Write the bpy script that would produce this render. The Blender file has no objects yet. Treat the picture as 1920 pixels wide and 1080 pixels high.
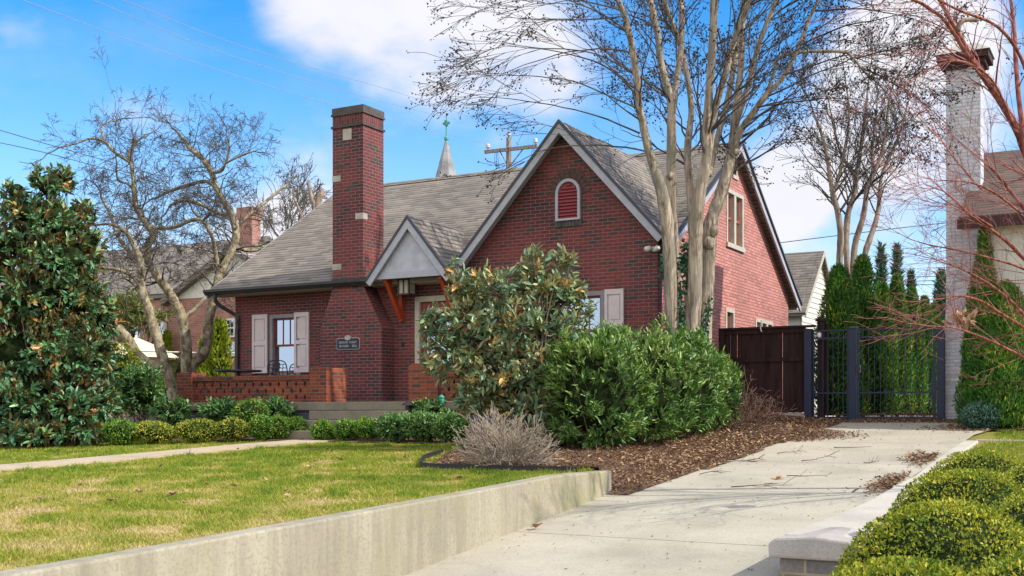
import bpy, math, random
import numpy as np
from math import radians, sin, cos, pi
from mathutils import Vector, Matrix

rng = np.random.default_rng(7)
random.seed(7)
scene = bpy.context.scene
col = scene.collection

# ------------------------------------------------------------------ camera
# world: x along the house front, y into the depth, z up; z = 0 is the height of the lens
FOC, HORIZ, YAW = 2152.0, 775.0, radians(29.1)
CAM = np.array([18.82, -20.43, 0.0])
RT = np.array([cos(YAW), sin(YAW), 0.0]); FW = np.array([-sin(YAW), cos(YAW), 0.0]); UP = np.array([0, 0, 1.0])
cam_d = bpy.data.cameras.new("camera"); cam = bpy.data.objects.new("camera", cam_d); col.objects.link(cam)
cam.location = CAM; cam.rotation_euler = (radians(90), 0, YAW)
cam_d.sensor_width = 36.0; cam_d.lens = 36.0 * FOC / 1920.0
cam_d.shift_y = (HORIZ - 540.0) / 1920.0
cam_d.clip_start = 0.1; cam_d.clip_end = 3000
scene.camera = cam
scene.render.resolution_x = 1024; scene.render.resolution_y = 576

def ray(x, y): return FW + RT * ((x - 960) / FOC) + UP * ((HORIZ - y) / FOC)
def at(x, y, Y): return CAM + ray(x, y) * Y
def on_v(x, y, v):
    d = ray(x, y); return CAM + d * ((v - CAM[1]) / d[1])
def on_u(x, y, u):
    d = ray(x, y); return CAM + d * ((u - CAM[0]) / d[0])

# ------------------------------------------------------------------ light
SUN_EL, SUN_AZ = radians(41), radians(7)       # azimuth measured from +x towards +y
sv = Vector((cos(SUN_EL) * cos(SUN_AZ), cos(SUN_EL) * sin(SUN_AZ), sin(SUN_EL)))
sd = bpy.data.lights.new("sun", 'SUN'); sun = bpy.data.objects.new("sun", sd); col.objects.link(sun)
sd.energy = 3.3; sd.angle = radians(0.6); sd.color = (1.0, 0.91, 0.78)
sun.rotation_euler = sv.to_track_quat('Z', 'Y').to_euler(); sun.location = (30, 0, 30)

scene.view_settings.view_transform = 'Standard'
scene.view_settings.look = 'None'
scene.view_settings.exposure = 0.78
scene.view_settings.gamma = 1.0
scene.cycles.max_bounces = 6
scene.cycles.transparent_max_bounces = 6
scene.cycles.use_denoising = True

def sky_world():
    w = bpy.data.worlds.new("World"); scene.world = w; w.use_nodes = True
    nt = w.node_tree; nt.nodes.clear(); N = nt.nodes.new; L = nt.links.new
    out = N('ShaderNodeOutputWorld'); bg = N('ShaderNodeBackground'); bg.inputs['Strength'].default_value = 0.15
    L(bg.outputs[0], out.inputs[0])
    sky = N('ShaderNodeTexSky'); sky.sky_type = 'NISHITA'; sky.sun_disc = False
    sky.sun_elevation = SUN_EL; sky.sun_rotation = radians(90) - SUN_AZ
    sky.air_density = 1.0; sky.dust_density = 0.3; sky.ozone_density = 2.5; sky.altitude = 200
    hs = N('ShaderNodeHueSaturation'); hs.inputs['Saturation'].default_value = 1.44; hs.inputs['Hue'].default_value = 0.499; hs.inputs['Value'].default_value = 0.72
    L(sky.outputs[0], hs.inputs['Color'])
    tc = N('ShaderNodeTexCoord')
    mp = N('ShaderNodeMapping'); mp.inputs['Scale'].default_value = (1, 1, 1.9); L(tc.outputs['Generated'], mp.inputs[0])
    n1 = N('ShaderNodeTexNoise'); n1.inputs['Scale'].default_value = 7.0; n1.inputs['Detail'].default_value = 8; n1.inputs['Roughness'].default_value = 0.55
    L(mp.outputs[0], n1.inputs['Vector'])
    n2 = N('ShaderNodeTexNoise'); n2.inputs['Scale'].default_value = 3.0; n2.inputs['Detail'].default_value = 5
    L(mp.outputs[0], n2.inputs['Vector'])
    def mth(op, a, b=None, clamp=False):
        m = N('ShaderNodeMath'); m.operation = op; m.use_clamp = clamp
        for i, q in enumerate((a, b)):
            if q is None: continue
            if isinstance(q, (int, float)): m.inputs[i].default_value = q
            else: L(q, m.inputs[i])
        return m.outputs[0]
    acc = None
    # soft banks of cloud: direction, radius, weight
    banks = [((740, 20), .11, .66), (( 880, 50), .10, .66), ((600, 25), .07, .45), ((980, 120), .075, .55), ((1060, 170), .06, .42), ((510, 45), .05, .34),
             ((25, 75), .06, .46), ((560, 390), .08, .46), ((930, 305), .04, .42), ((1450, 325), .055, .80), ((1515, 345), .04, .5), ((1650, 110), .085, .72), ((1740, 150), .08, .6),
             ((1690, 310), .075, .68), ((1560, 230), .06, .36), ((1780, 40), .07, .45), ((280, 215), .06, .30), ((1620, 480), .08, .40), ((1480, 455), .05, .45), ((1870, 250), .08, .42), ((1240, 300), .06, .34), ((440, 430), .09, .42), ((250, 440), .08, .34)]
    for (px_, py_), rad, wt in banks:
        d = ray(px_, py_); d = d / np.linalg.norm(d)
        vm = N('ShaderNodeVectorMath'); vm.operation = 'DISTANCE'; L(tc.outputs['Generated'], vm.inputs[0]); vm.inputs[1].default_value = tuple(d)
        mr = N('ShaderNodeMapRange'); mr.interpolation_type = 'SMOOTHSTEP'
        mr.inputs['From Min'].default_value = rad * 1.25; mr.inputs['From Max'].default_value = 0.0
        mr.inputs['To Min'].default_value = 0.0; mr.inputs['To Max'].default_value = wt
        L(vm.outputs['Value'], mr.inputs['Value'])
        acc = mr.outputs[0] if acc is None else mth('ADD', acc, mr.outputs[0])
    # white cloud added over the unseen dome behind the camera as neutral fill light
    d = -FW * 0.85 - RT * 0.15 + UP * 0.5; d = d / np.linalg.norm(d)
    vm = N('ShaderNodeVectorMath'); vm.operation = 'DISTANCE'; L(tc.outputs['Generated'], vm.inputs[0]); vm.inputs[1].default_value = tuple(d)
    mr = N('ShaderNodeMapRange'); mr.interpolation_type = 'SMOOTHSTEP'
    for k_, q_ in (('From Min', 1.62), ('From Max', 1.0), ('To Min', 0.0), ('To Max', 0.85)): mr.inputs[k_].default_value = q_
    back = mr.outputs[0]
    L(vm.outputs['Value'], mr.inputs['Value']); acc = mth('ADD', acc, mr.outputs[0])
    nz = mth('ADD', mth('MULTIPLY', mth('SUBTRACT', n1.outputs['Fac'], 0.5), 1.5), mth('MULTIPLY', mth('SUBTRACT', n2.outputs['Fac'], 0.5), 0.9))
    dens = mth('ADD', mth('MINIMUM', acc, 0.85), nz)
    cr = N('ShaderNodeMapRange'); cr.interpolation_type = 'SMOOTHSTEP'
    cr.inputs['From Min'].default_value = 0.24; cr.inputs['From Max'].default_value = 0.92
    L(dens, cr.inputs['Value'])
    mix = N('ShaderNodeMix'); mix.data_type = 'RGBA'
    # thin high veil, a little thicker towards the horizon
    sz = N('ShaderNodeSeparateXYZ'); L(tc.outputs['Generated'], sz.inputs[0])
    hz = N('ShaderNodeMapRange'); hz.interpolation_type = 'SMOOTHSTEP'
    for k_, q_ in (('From Min', 0.36), ('From Max', 0.02), ('To Min', 0.0), ('To Max', 0.36)): hz.inputs[k_].default_value = q_
    L(sz.outputs[2], hz.inputs['Value'])
    vl = N('ShaderNodeMapRange'); vl.interpolation_type = 'SMOOTHSTEP'
    for k_, q_ in (('From Min', 0.46), ('From Max', 0.74), ('To Min', 0.0), ('To Max', 0.15)): vl.inputs[k_].default_value = q_
    n3 = N('ShaderNodeTexNoise'); n3.inputs['Scale'].default_value = 4.2; n3.inputs['Detail'].default_value = 7; n3.inputs['Roughness'].default_value = 0.6; L(mp.outputs[0], n3.inputs['Vector']); L(n3.outputs['Fac'], vl.inputs['Value'])
    L(mth('ADD', mth('MAXIMUM', cr.outputs[0], vl.outputs[0]), hz.outputs[0], True), mix.inputs['Factor'])
    tint = N('ShaderNodeMix'); tint.data_type = 'RGBA'; tint.blend_type = 'MULTIPLY'; tint.inputs['Factor'].default_value = 1.0
    L(hs.outputs[0], tint.inputs['A']); tint.inputs['B'].default_value = (1.25, 1.3, 1.35, 1)
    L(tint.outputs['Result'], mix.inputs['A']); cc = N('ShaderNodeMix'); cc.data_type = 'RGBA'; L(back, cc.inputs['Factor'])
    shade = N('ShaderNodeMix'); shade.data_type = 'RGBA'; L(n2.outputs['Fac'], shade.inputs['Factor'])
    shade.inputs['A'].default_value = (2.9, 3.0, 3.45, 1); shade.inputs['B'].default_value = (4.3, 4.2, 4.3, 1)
    L(shade.outputs['Result'], cc.inputs['A']); cc.inputs['B'].default_value = (6.2, 6.0, 6.0, 1); L(cc.outputs['Result'], mix.inputs['B'])  # the added bank behind the camera is brighter than the visible clouds, for fill
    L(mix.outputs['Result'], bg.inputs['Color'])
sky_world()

# ------------------------------------------------------------------ materials
def new_mat(name):
    m = bpy.data.materials.new(name); m.use_nodes = True
    nt = m.node_tree; b = nt.nodes['Principled BSDF']
    return m, nt, b, nt.nodes.new, nt.links.new

def ramp(nt, fac, stops):
    r = nt.nodes.new('ShaderNodeValToRGB')
    while len(r.color_ramp.elements) < len(stops): r.color_ramp.elements.new(0.5)
    for e, (p, c) in zip(r.color_ramp.elements, stops):
        e.position = p; e.color = (*c, 1)
    nt.links.new(fac, r.inputs[0]); return r.outputs[0]

def noise(nt, vec, scale, detail=4, rough=0.55):
    n = nt.nodes.new('ShaderNodeTexNoise'); n.inputs['Scale'].default_value = scale
    n.inputs['Detail'].default_value = detail; n.inputs['Roughness'].default_value = rough
    if vec is not None: nt.links.new(vec, n.inputs['Vector'])
    return n.outputs['Fac']

def vec(nt, kind='Object', scale=None):
    t = nt.nodes.new('ShaderNodeTexCoord'); o = t.outputs[kind]
    if scale:
        m = nt.nodes.new('ShaderNodeMapping'); m.inputs['Scale'].default_value = scale
        nt.links.new(o, m.inputs[0]); o = m.outputs[0]
    return o

def mixc(nt, fac, a, b, mode='MIX'):
    m = nt.nodes.new('ShaderNodeMix'); m.data_type = 'RGBA'; m.blend_type = mode
    for k, q in (('Factor', fac), ('A', a), ('B', b)):
        if isinstance(q, (int, float)): m.inputs[k].default_value = q
        elif isinstance(q, tuple): m.inputs[k].default_value = (*q, 1)
        else: nt.links.new(q, m.inputs[k])
    return m.outputs['Result']

def bump(nt, b, h, strength=0.4, dist=0.02):
    n = nt.nodes.new('ShaderNodeBump'); n.inputs['Strength'].default_value = strength; n.inputs['Distance'].default_value = dist
    nt.links.new(h, n.inputs['Height']); nt.links.new(n.outputs[0], b.inputs['Normal'])

def plain(name, c, rough=0.6, metal=0.0, var=0.12, scale=6.0, bmp=0.0):
    m, nt, b, N, L = new_mat(name)
    f = noise(nt, vec(nt), scale, 5)
    d = tuple(x * (1 - var * 1.6) for x in c); l = tuple(min(1, x * (1 + var)) for x in c)
    L(ramp(nt, f, [(0.3, d), (0.7, l)]), b.inputs['Base Color'])
    b.inputs['Roughness'].default_value = rough; b.inputs['Metallic'].default_value = metal
    if bmp: bump(nt, b, noise(nt, vec(nt), scale * 8, 4), bmp, 0.01)
    return m

def brick_mat(name, c1, c2, mortar, bw=0.213, rh=0.0705, ms=0.006, stain=0.35, off=0.5, third=None, rot=False):
    m, nt, b, N, L = new_mat(name)
    uv = vec(nt, 'UV')
    if rot:
        mp = N('ShaderNodeMapping'); mp.inputs['Rotation'].default_value = (0, 0, pi / 2); L(uv, mp.inputs[0]); uv = mp.outputs[0]
    # a slight waviness of the courses
    t = N('ShaderNodeTexBrick'); L(uv, t.inputs['Vector'])
    t.offset = off; t.inputs['Scale'].default_value = 1.0; t.inputs['Brick Width'].default_value = bw; t.inputs['Row Height'].default_value = rh
    t.inputs['Mortar Size'].default_value = ms; t.inputs['Mortar Smooth'].default_value = 0.15; t.inputs['Bias'].default_value = -0.1
    t.inputs['Color1'].default_value = (0, 0, 0, 1); t.inputs['Color2'].default_value = (1, 1, 1, 1); t.inputs['Mortar'].default_value = (0.5, 0.5, 0.5, 1)
    # per-brick tone, with a few odd burnt ones and broad weathering patches
    patch = noise(nt, uv, 0.55, 3)
    brk = ramp(nt, t.outputs['Color'], [(0.0, c1), (0.38, tuple((a + q) / 2 for a, q in zip(c1, c2))), (0.62, c2), (0.86, third or tuple(x * 0.8 for x in c2))])
    fine = ramp(nt, noise(nt, uv, 26, 4), [(0.25, (0.72, 0.72, 0.74)), (0.75, (1.18, 1.16, 1.14))])
    brk = mixc(nt, 1.0, brk, fine, 'MULTIPLY')
    pt = ramp(nt, patch, [(0.35, (1 - stain, 1 - stain, 1 - stain * 0.8)), (0.62, (1.1, 1.08, 1.06))])
    brk = mixc(nt, 1.0, brk, pt, 'MULTIPLY')
    mo = mixc(nt, noise(nt, uv, 3.0, 5), tuple(x * 0.55 for x in mortar), tuple(min(1, x * 1.5) for x in mortar))
    L(mixc(nt, t.outputs['Fac'], brk, mo), b.inputs['Base Color'])
    b.inputs['Roughness'].default_value = 0.85
    inv = N('ShaderNodeMath'); inv.operation = 'SUBTRACT'; inv.inputs[0].default_value = 1.0; L(t.outputs['Fac'], inv.inputs[1])
    ad = N('ShaderNodeMath'); ad.operation = 'ADD'; L(inv.outputs[0], ad.inputs[0])
    nn = N('ShaderNodeMath'); nn.operation = 'MULTIPLY'; nn.inputs[1].default_value = 0.5; L(noise(nt, uv, 45, 3), nn.inputs[0]); L(nn.outputs[0], ad.inputs[1])
    bump(nt, b, ad.outputs[0], 0.55, 0.012)
    return m

def shingle_mat(name, ca, cb, cdark, bw=0.29, rh=0.135):
    m, nt, b, N, L = new_mat(name)
    uv = vec(nt, 'UV')
    wob = N('ShaderNodeVectorMath'); wob.operation = 'MULTIPLY_ADD'
    nz = N('ShaderNodeTexNoise'); nz.inputs['Scale'].default_value = 2.2; L(uv, nz.inputs['Vector'])
    L(nz.outputs['Color'], wob.inputs[0]); wob.inputs[1].default_value = (0.0, 0.022, 0); L(uv, wob.inputs[2])
    def bt(w, h, ms, off, sm=0.3):
        t = N('ShaderNodeTexBrick'); L(wob.outputs[0], t.inputs['Vector']); t.offset = off
        t.inputs['Scale'].default_value = 1.0; t.inputs['Brick Width'].default_value = w; t.inputs['Row Height'].default_value = h
        t.inputs['Mortar Size'].default_value = ms; t.inputs['Mortar Smooth'].default_value = sm
        t.inputs['Color1'].default_value = (0, 0, 0, 1); t.inputs['Color2'].default_value = (1, 1, 1, 1); t.inputs['Mortar'].default_value = (.5, .5, .5, 1)
        return t
    t = bt(bw, rh, 0.013, 0.5)
    # dark band along each course butt, painting in its shadow line, broken along its length
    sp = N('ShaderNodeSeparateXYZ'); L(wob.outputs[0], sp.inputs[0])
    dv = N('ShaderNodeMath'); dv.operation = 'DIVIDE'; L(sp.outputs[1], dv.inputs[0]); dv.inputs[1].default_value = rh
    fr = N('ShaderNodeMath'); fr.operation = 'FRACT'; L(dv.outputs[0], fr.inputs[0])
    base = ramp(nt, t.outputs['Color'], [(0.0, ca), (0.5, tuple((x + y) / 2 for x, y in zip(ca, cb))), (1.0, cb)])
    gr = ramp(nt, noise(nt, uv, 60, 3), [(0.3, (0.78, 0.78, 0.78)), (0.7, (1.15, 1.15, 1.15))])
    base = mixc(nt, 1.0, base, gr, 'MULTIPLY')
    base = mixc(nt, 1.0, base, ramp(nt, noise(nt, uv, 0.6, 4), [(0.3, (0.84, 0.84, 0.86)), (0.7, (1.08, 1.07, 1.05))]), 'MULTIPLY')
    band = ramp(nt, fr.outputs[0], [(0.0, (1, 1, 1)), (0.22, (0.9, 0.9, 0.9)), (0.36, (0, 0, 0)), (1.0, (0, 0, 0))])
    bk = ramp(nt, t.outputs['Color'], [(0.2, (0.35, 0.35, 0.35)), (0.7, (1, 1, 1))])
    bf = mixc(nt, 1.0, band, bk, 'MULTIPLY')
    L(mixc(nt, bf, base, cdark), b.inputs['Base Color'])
    b.inputs['Roughness'].default_value = 0.95; b.inputs['Specular IOR Level'].default_value = 0.15
    bump(nt, b, fr.outputs[0], 0.5, 0.02)
    return m

def leaf_mat(name, stops, under=None, rough=0.42, spec=0.4, trans=0.18, brown=None):
    m, nt, b, N, L = new_mat(name)
    a = N('ShaderNodeAttribute'); a.attribute_name = 'tint'
    c = ramp(nt, a.outputs['Fac'], stops)
    if under:
        g = N('ShaderNodeNewGeometry')
        c = mixc(nt, g.outputs['Backfacing'], c, under)
    L(c, b.inputs['Base Color'])
    b.inputs['Roughness'].default_value = rough; b.inputs['Specular IOR Level'].default_value = spec
    if trans:
        tr = N('ShaderNodeBsdfTranslucent'); L(c, tr.inputs['Color'])
        mx = N('ShaderNodeMixShader'); mx.inputs[0].default_value = trans
        L(b.outputs[0], mx.inputs[1]); L(tr.outputs[0], mx.inputs[2])
        L(mx.outputs[0], nt.nodes['Material Output'].inputs[0])
    return m

def bark_mat(name, ca, cb, cc, sc=(9, 9, 1.2), bmp=0.6, patches=None, lichen=None):
    m, nt, b, N, L = new_mat(name)
    v = vec(nt, 'Object', sc)
    c = ramp(nt, noise(nt, v, 1.6, 6, 0.66), [(0.36, cc), (0.47, ca), (0.60, cb)])
    if patches:        # peeled plates with hard edges
        c = mixc(nt, ramp(nt, noise(nt, vec(nt, 'Object', (sc[0] * .5, sc[1] * .5, sc[2])), 1.1, 3), [(0.54, (0, 0, 0)), (0.57, (0.85, 0.85, 0.85))]), c, patches)
    if lichen: c = mixc(nt, ramp(nt, noise(nt, vec(nt), 5.0, 5, .7), [(0.52, (0, 0, 0)), (0.60, (0.8, 0.8, 0.8))]), c, lichen)
    c = mixc(nt, ramp(nt, noise(nt, vec(nt, 'Object', (sc[0] * 2.2, sc[1] * 2.2, sc[2] * .8)), 1.3, 5, .7), [(0.60, (0, 0, 0)), (0.70, (0.8, 0.8, 0.8))]), c, tuple(x * .55 for x in cc))
    L(c, b.inputs['Base Color']); b.inputs['Roughness'].default_value = 0.88; b.inputs['Specular IOR Level'].default_value = 0.2
    bump(nt, b, noise(nt, v, 3.0, 5), bmp, 0.03)
    return m

def concrete_mat(name, c, dark=(0.2, 0.19, 0.16), streak=False, scale=1.0, moss=None, speck=0.25):
    m, nt, b, N, L = new_mat(name)
    o = vec(nt)
    a = ramp(nt, noise(nt, o, 0.9 * scale, 6, 0.6), [(0.3, tuple(x * 0.80 for x in c)), (0.5, c), (0.75, tuple(min(1, x * 1.12) for x in c))])
    sp = ramp(nt, noise(nt, o, 38 * scale, 3, 0.7), [(0.32, tuple([1 - speck] * 3)), (0.5, (1, 1, 1)), (0.8, (1.08, 1.08, 1.08))])
    a = mixc(nt, 1.0, a, sp, 'MULTIPLY')
    if streak:
        s = noise(nt, vec(nt, 'Object', (3.2, 3.2, 0.35)), 1.4, 6, 0.65)
        a = mixc(nt, ramp(nt, s, [(0.44, (0, 0, 0)), (0.70, (0.8, 0.8, 0.8))]), a, dark)
        s2 = noise(nt, vec(nt, 'Object', (0.7, 0.7, 0.5)), 1.1, 5, 0.6)
        a = mixc(nt, ramp(nt, s2, [(0.46, (0, 0, 0)), (0.66, (0.75, 0.75, 0.75))]), a, moss or (0.27, 0.255, 0.13))
        s3 = noise(nt, vec(nt, 'Object', (2.0, 2.0, 1.1)), 0.9, 6, 0.7)
        a = mixc(nt, ramp(nt, s3, [(0.66, (0, 0, 0)), (0.76, (0.85, 0.85, 0.85))]), a, (0.09, 0.085, 0.075))
    else:
        s = noise(nt, o, 0.35 * scale, 7, 0.7)
        a = mixc(nt, ramp(nt, s, [(0.5, (0, 0, 0)), (0.72, (0.55, 0.55, 0.55))]), a, dark)
    L(a, b.inputs['Base Color']); b.inputs['Roughness'].default_value = 0.9; b.inputs['Specular IOR Level'].default_value = 0.2
    bump(nt, b, noise(nt, o, 25 * scale, 5), 0.25, 0.012)
    return m

M = {}
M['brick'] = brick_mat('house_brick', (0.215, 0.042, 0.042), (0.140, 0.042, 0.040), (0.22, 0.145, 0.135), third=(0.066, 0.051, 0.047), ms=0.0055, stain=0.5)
M['brick_sunlit'] = brick_mat('sunlit_side_brick', (0.54, 0.24, 0.21), (0.46, 0.20, 0.175), (0.20, 0.08, 0.068), third=(0.36, 0.17, 0.15), ms=0.008, stain=0.15)  # lighter copy of the house brick, with the sunlit tone put into the colour
M['soldier'] = brick_mat('soldier_brick', (0.195, 0.036, 0.040), (0.125, 0.034, 0.036), (0.15, 0.10, 0.09), third=(0.07, 0.04, 0.04), rot=True)
M['porch_brick'] = brick_mat('porch_brick', (0.30, 0.062, 0.026), (0.19, 0.045, 0.028), (0.20, 0.13, 0.09), third=(0.08, 0.045, 0.03), stain=0.3)
M['far_brick'] = brick_mat('far_brick', (0.42, 0.19, 0.14), (0.34, 0.15, 0.12), (0.4, 0.28, 0.23), ms=0.008, stain=0.2)
M['white_brick'] = brick_mat('white_painted_brick', (0.62, 0.65, 0.72), (0.57, 0.60, 0.67), (0.42, 0.45, 0.51), rh=0.0705, ms=0.009, stain=0.12)
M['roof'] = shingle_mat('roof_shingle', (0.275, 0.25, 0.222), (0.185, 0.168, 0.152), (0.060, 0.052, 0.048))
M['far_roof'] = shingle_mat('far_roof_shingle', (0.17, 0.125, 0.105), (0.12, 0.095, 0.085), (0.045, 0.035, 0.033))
M['trim'] = plain('trim_paint', (0.385, 0.40, 0.46), 0.5, var=0.08)
M['trim_dark'] = plain('drip_edge', (0.045, 0.045, 0.055), 0.5)
M['stucco'] = plain('stucco', (0.46, 0.475, 0.54), 0.85, var=0.10, scale=5, bmp=0.6)
M['gutter'] = plain('dark_gutter', (0.028, 0.028, 0.034), 0.4, var=0.2)
M['soffit'] = plain('soffit', (0.40, 0.38, 0.34), 0.7)
M['cap'] = plain('chimney_cap', (0.085, 0.075, 0.07), 0.9, var=0.25, bmp=0.4)
M['lime'] = plain('limestone', (0.42, 0.39, 0.34), 0.85, var=0.15)
M['shutter'] = plain('shutter_paint', (0.60, 0.52, 0.53), 0.55, var=0.06)
M['grey_frame'] = plain('window_casing', (0.20, 0.205, 0.22), 0.5, var=0.1)
M['cream_frame'] = plain('cream_casing', (0.46, 0.43, 0.36), 0.55, var=0.1)
M['red_sash'] = plain('red_sash', (0.21, 0.022, 0.018), 0.45, var=0.12)
M['door_red'] = plain('door_red', (0.27, 0.03, 0.018), 0.4, var=0.12)
M['vent_red'] = plain('vent_red', (0.31, 0.058, 0.075), 0.5, var=0.08)
M['bracket'] = plain('bracket_paint', (0.42, 0.058, 0.014), 0.5, var=0.12)
M['bronze'] = plain('lantern_metal', (0.03, 0.025, 0.022), 0.4)
M['black'] = plain('black_metal', (0.014, 0.017, 0.026), 0.4, var=0.15)
M['gate'] = plain('gate_paint', (0.010, 0.022, 0.062), 0.55, var=0.15)
M['fence'] = bark_mat('fence_stain', (0.030, 0.018, 0.020), (0.040, 0.025, 0.027), (0.018, 0.011, 0.013), (6, 6, 0.7), 0.3)
M['plaque'] = plain('plaque_dark', (0.020, 0.026, 0.045), 0.4)
M['pewter'] = plain('plaque_trim', (0.42, 0.40, 0.40), 0.45, metal=0.3)
M['white'] = plain('white_paint', (0.72, 0.71, 0.68), 0.5, var=0.06)
M['siding'] = plain('cream_siding', (0.62, 0.61, 0.55), 0.6, var=0.06)
M['nb_wall'] = plain('neighbour_wall', (0.62, 0.60, 0.55), 0.75, var=0.08)
M['oldwood'] = bark_mat('weathered_pole', (0.24, 0.21, 0.19), (0.34, 0.31, 0.28), (0.12, 0.10, 0.09), (7, 7, 0.8), 0.3)
M['spire'] = plain('spire_slate', (0.26, 0.27, 0.29), 0.8, var=0.25, scale=0.8)
M['copper'] = plain('green_copper', (0.08, 0.30, 0.24), 0.7)
M['wire'] = plain('wire', (0.30, 0.32, 0.36), 0.6)
M['wire_dark'] = plain('wire_dark', (0.05, 0.05, 0.06), 0.6)
M['cable'] = plain('pale_cable', (0.62, 0.60, 0.56), 0.6)
M['porcelain'] = plain('porcelain', (0.55, 0.57, 0.60), 0.3)
M['teal'] = plain('teal_plastic', (0.04, 0.33, 0.27), 0.45)
M['drive'] = concrete_mat('drive_concrete', (0.40, 0.375, 0.305), (0.25, 0.235, 0.19), scale=1.0, speck=0.2)
M['walk'] = concrete_mat('walk_concrete', (0.44, 0.37, 0.27), (0.3, 0.25, 0.17), scale=1.6)
M['retwall'] = concrete_mat('retaining_concrete', (0.345, 0.32, 0.25), (0.20, 0.185, 0.145), streak=True)
M['curb'] = concrete_mat('curb_concrete', (0.47, 0.45, 0.40), (0.33, 0.31, 0.27))
M['step'] = concrete_mat('step_aggregate', (0.24, 0.215, 0.165), (0.14, 0.125, 0.10), scale=2.5, speck=0.5)
M['capstone'] = concrete_mat('cap_concrete', (0.42, 0.40, 0.38), (0.19, 0.18, 0.175), scale=2.2, speck=0.3)
M['stone'] = brick_mat('ashlar', (0.20, 0.20, 0.21), (0.30, 0.28, 0.24), (0.30, 0.26, 0.18), bw=0.36, rh=0.13, ms=0.012, third=(0.15, 0.16, 0.18), stain=0.3)
M['bluestone'] = brick_mat('blue_block', (0.085, 0.095, 0.13), (0.12, 0.13, 0.165), (0.16, 0.16, 0.17), bw=0.30, rh=0.2, ms=0.01)
M['edging'] = plain('edging_plastic', (0.018, 0.018, 0.022), 0.6)
M['umbrella'] = plain('canvas', (0.62, 0.54, 0.42), 0.8)
M['terracotta'] = plain('crown_terracotta', (0.055, 0.018, 0.02), 0.8, var=0.3)

def glass_mat(name, base=(0.02, 0.025, 0.03), mixv=0.55):
    m, nt, b, N, L = new_mat(name)
    b.inputs['Base Color'].default_value = (*base, 1); b.inputs['Roughness'].default_value = 0.05
    g = N('ShaderNodeBsdfGlossy'); g.inputs['Roughness'].default_value = 0.03; g.inputs['Color'].default_value = (0.52, 0.70, 0.92, 1)
    n = N('ShaderNodeBump'); n.inputs['Strength'].default_value = 0.06; n.inputs['Distance'].default_value = 0.05
    L(noise(nt, vec(nt), 2.5, 2), n.inputs['Height']); L(n.outputs[0], g.inputs['Normal'])
    mx = N('ShaderNodeMixShader'); mx.inputs[0].default_value = mixv
    L(b.outputs[0], mx.inputs[1]); L(g.outputs[0], mx.inputs[2]); L(mx.outputs[0], nt.nodes['Material Output'].inputs[0])
    return m
M['glass'] = glass_mat('window_glass')
M['glass_dim'] = glass_mat('dim_glass', (0.10, 0.09, 0.08), 0.25)
M['frost'] = plain('frosted_glass', (0.46, 0.42, 0.33), 0.35)

G1 = [(0.0, (0.012, 0.040, 0.018)), (0.45, (0.025, 0.075, 0.030)), (0.8, (0.050, 0.115, 0.035)), (1.0, (0.10, 0.15, 0.05))]
M['magnolia'] = leaf_mat('magnolia_leaf', [(0.0, (0.034, 0.115, 0.056)), (0.5, (0.078, 0.222, 0.095)), (0.80, (0.175, 0.332, 0.103)), (0.90, (0.317, 0.191, 0.047)), (1.0, (0.476, 0.222, 0.063))],
                         under=(0.17, 0.13, 0.05), rough=0.36, spec=0.5, trans=0.10)
M['magnolia_pale'] = leaf_mat('magnolia_pale_leaf', [(0.0, (0.069, 0.152, 0.095)), (0.45, (0.140, 0.253, 0.140)), (0.75, (0.253, 0.341, 0.140)), (0.88, (0.455, 0.341, 0.089)), (1.0, (0.582, 0.304, 0.089))],
                              under=(0.31, 0.29, 0.14), rough=0.38, spec=0.5, trans=0.14)
M['laurel'] = leaf_mat('laurel_leaf', [(0.0, (0.039, 0.098, 0.028)), (0.4, (0.105, 0.217, 0.048)), (0.72, (0.210, 0.336, 0.070)), (0.92, (0.406, 0.504, 0.154)), (1.0, (0.504, 0.420, 0.140))], rough=0.40, spec=0.45, trans=0.16)
M['boxwood'] = leaf_mat('boxwood_leaf', [(0.0, (0.063, 0.127, 0.015)), (0.35, (0.180, 0.254, 0.021)), (0.7, (0.381, 0.402, 0.031)), (0.9, (0.570, 0.508, 0.052)), (1.0, (0.570, 0.508, 0.137))], rough=0.55, spec=0.25, trans=0.28)
M['box_green'] = leaf_mat('box_green_leaf', [(0.0, (0.041, 0.131, 0.022)), (0.5, (0.124, 0.282, 0.036)), (0.85, (0.270, 0.427, 0.050)), (1.0, (0.540, 0.495, 0.068))], rough=0.45, spec=0.35, trans=0.15)
M['box_bronze'] = leaf_mat('box_bronze_leaf', [(0.0, (0.061, 0.121, 0.021)), (0.5, (0.223, 0.304, 0.030)), (0.85, (0.446, 0.405, 0.045)), (1.0, (0.608, 0.405, 0.061))], rough=0.45, spec=0.35, trans=0.15)
M['broadleaf'] = leaf_mat('broadleaf', [(0.0, (0.035, 0.113, 0.039)), (0.5, (0.098, 0.235, 0.059)), (0.85, (0.216, 0.372, 0.098)), (1.0, (0.431, 0.510, 0.176))], rough=0.4, spec=0.45, trans=0.15)
M['bluegreen'] = leaf_mat('blue_green_leaf', [(0.0, (0.021, 0.077, 0.056)), (0.6, (0.063, 0.168, 0.126)), (1.0, (0.196, 0.336, 0.252))], rough=0.5, trans=0.1)
M['arbor'] = leaf_mat('arborvitae_spray', [(0.0, (0.024, 0.096, 0.024)), (0.5, (0.071, 0.199, 0.036)), (0.82, (0.199, 0.338, 0.040)), (1.0, (0.527, 0.527, 0.060))], rough=0.6, spec=0.2, trans=0.2)
M['spiky'] = leaf_mat('spiky_juniper', [(0.0, (0.018, 0.075, 0.053)), (0.6, (0.053, 0.143, 0.083)), (1.0, (0.135, 0.240, 0.105))], rough=0.6, spec=0.2, trans=0.1)
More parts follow.
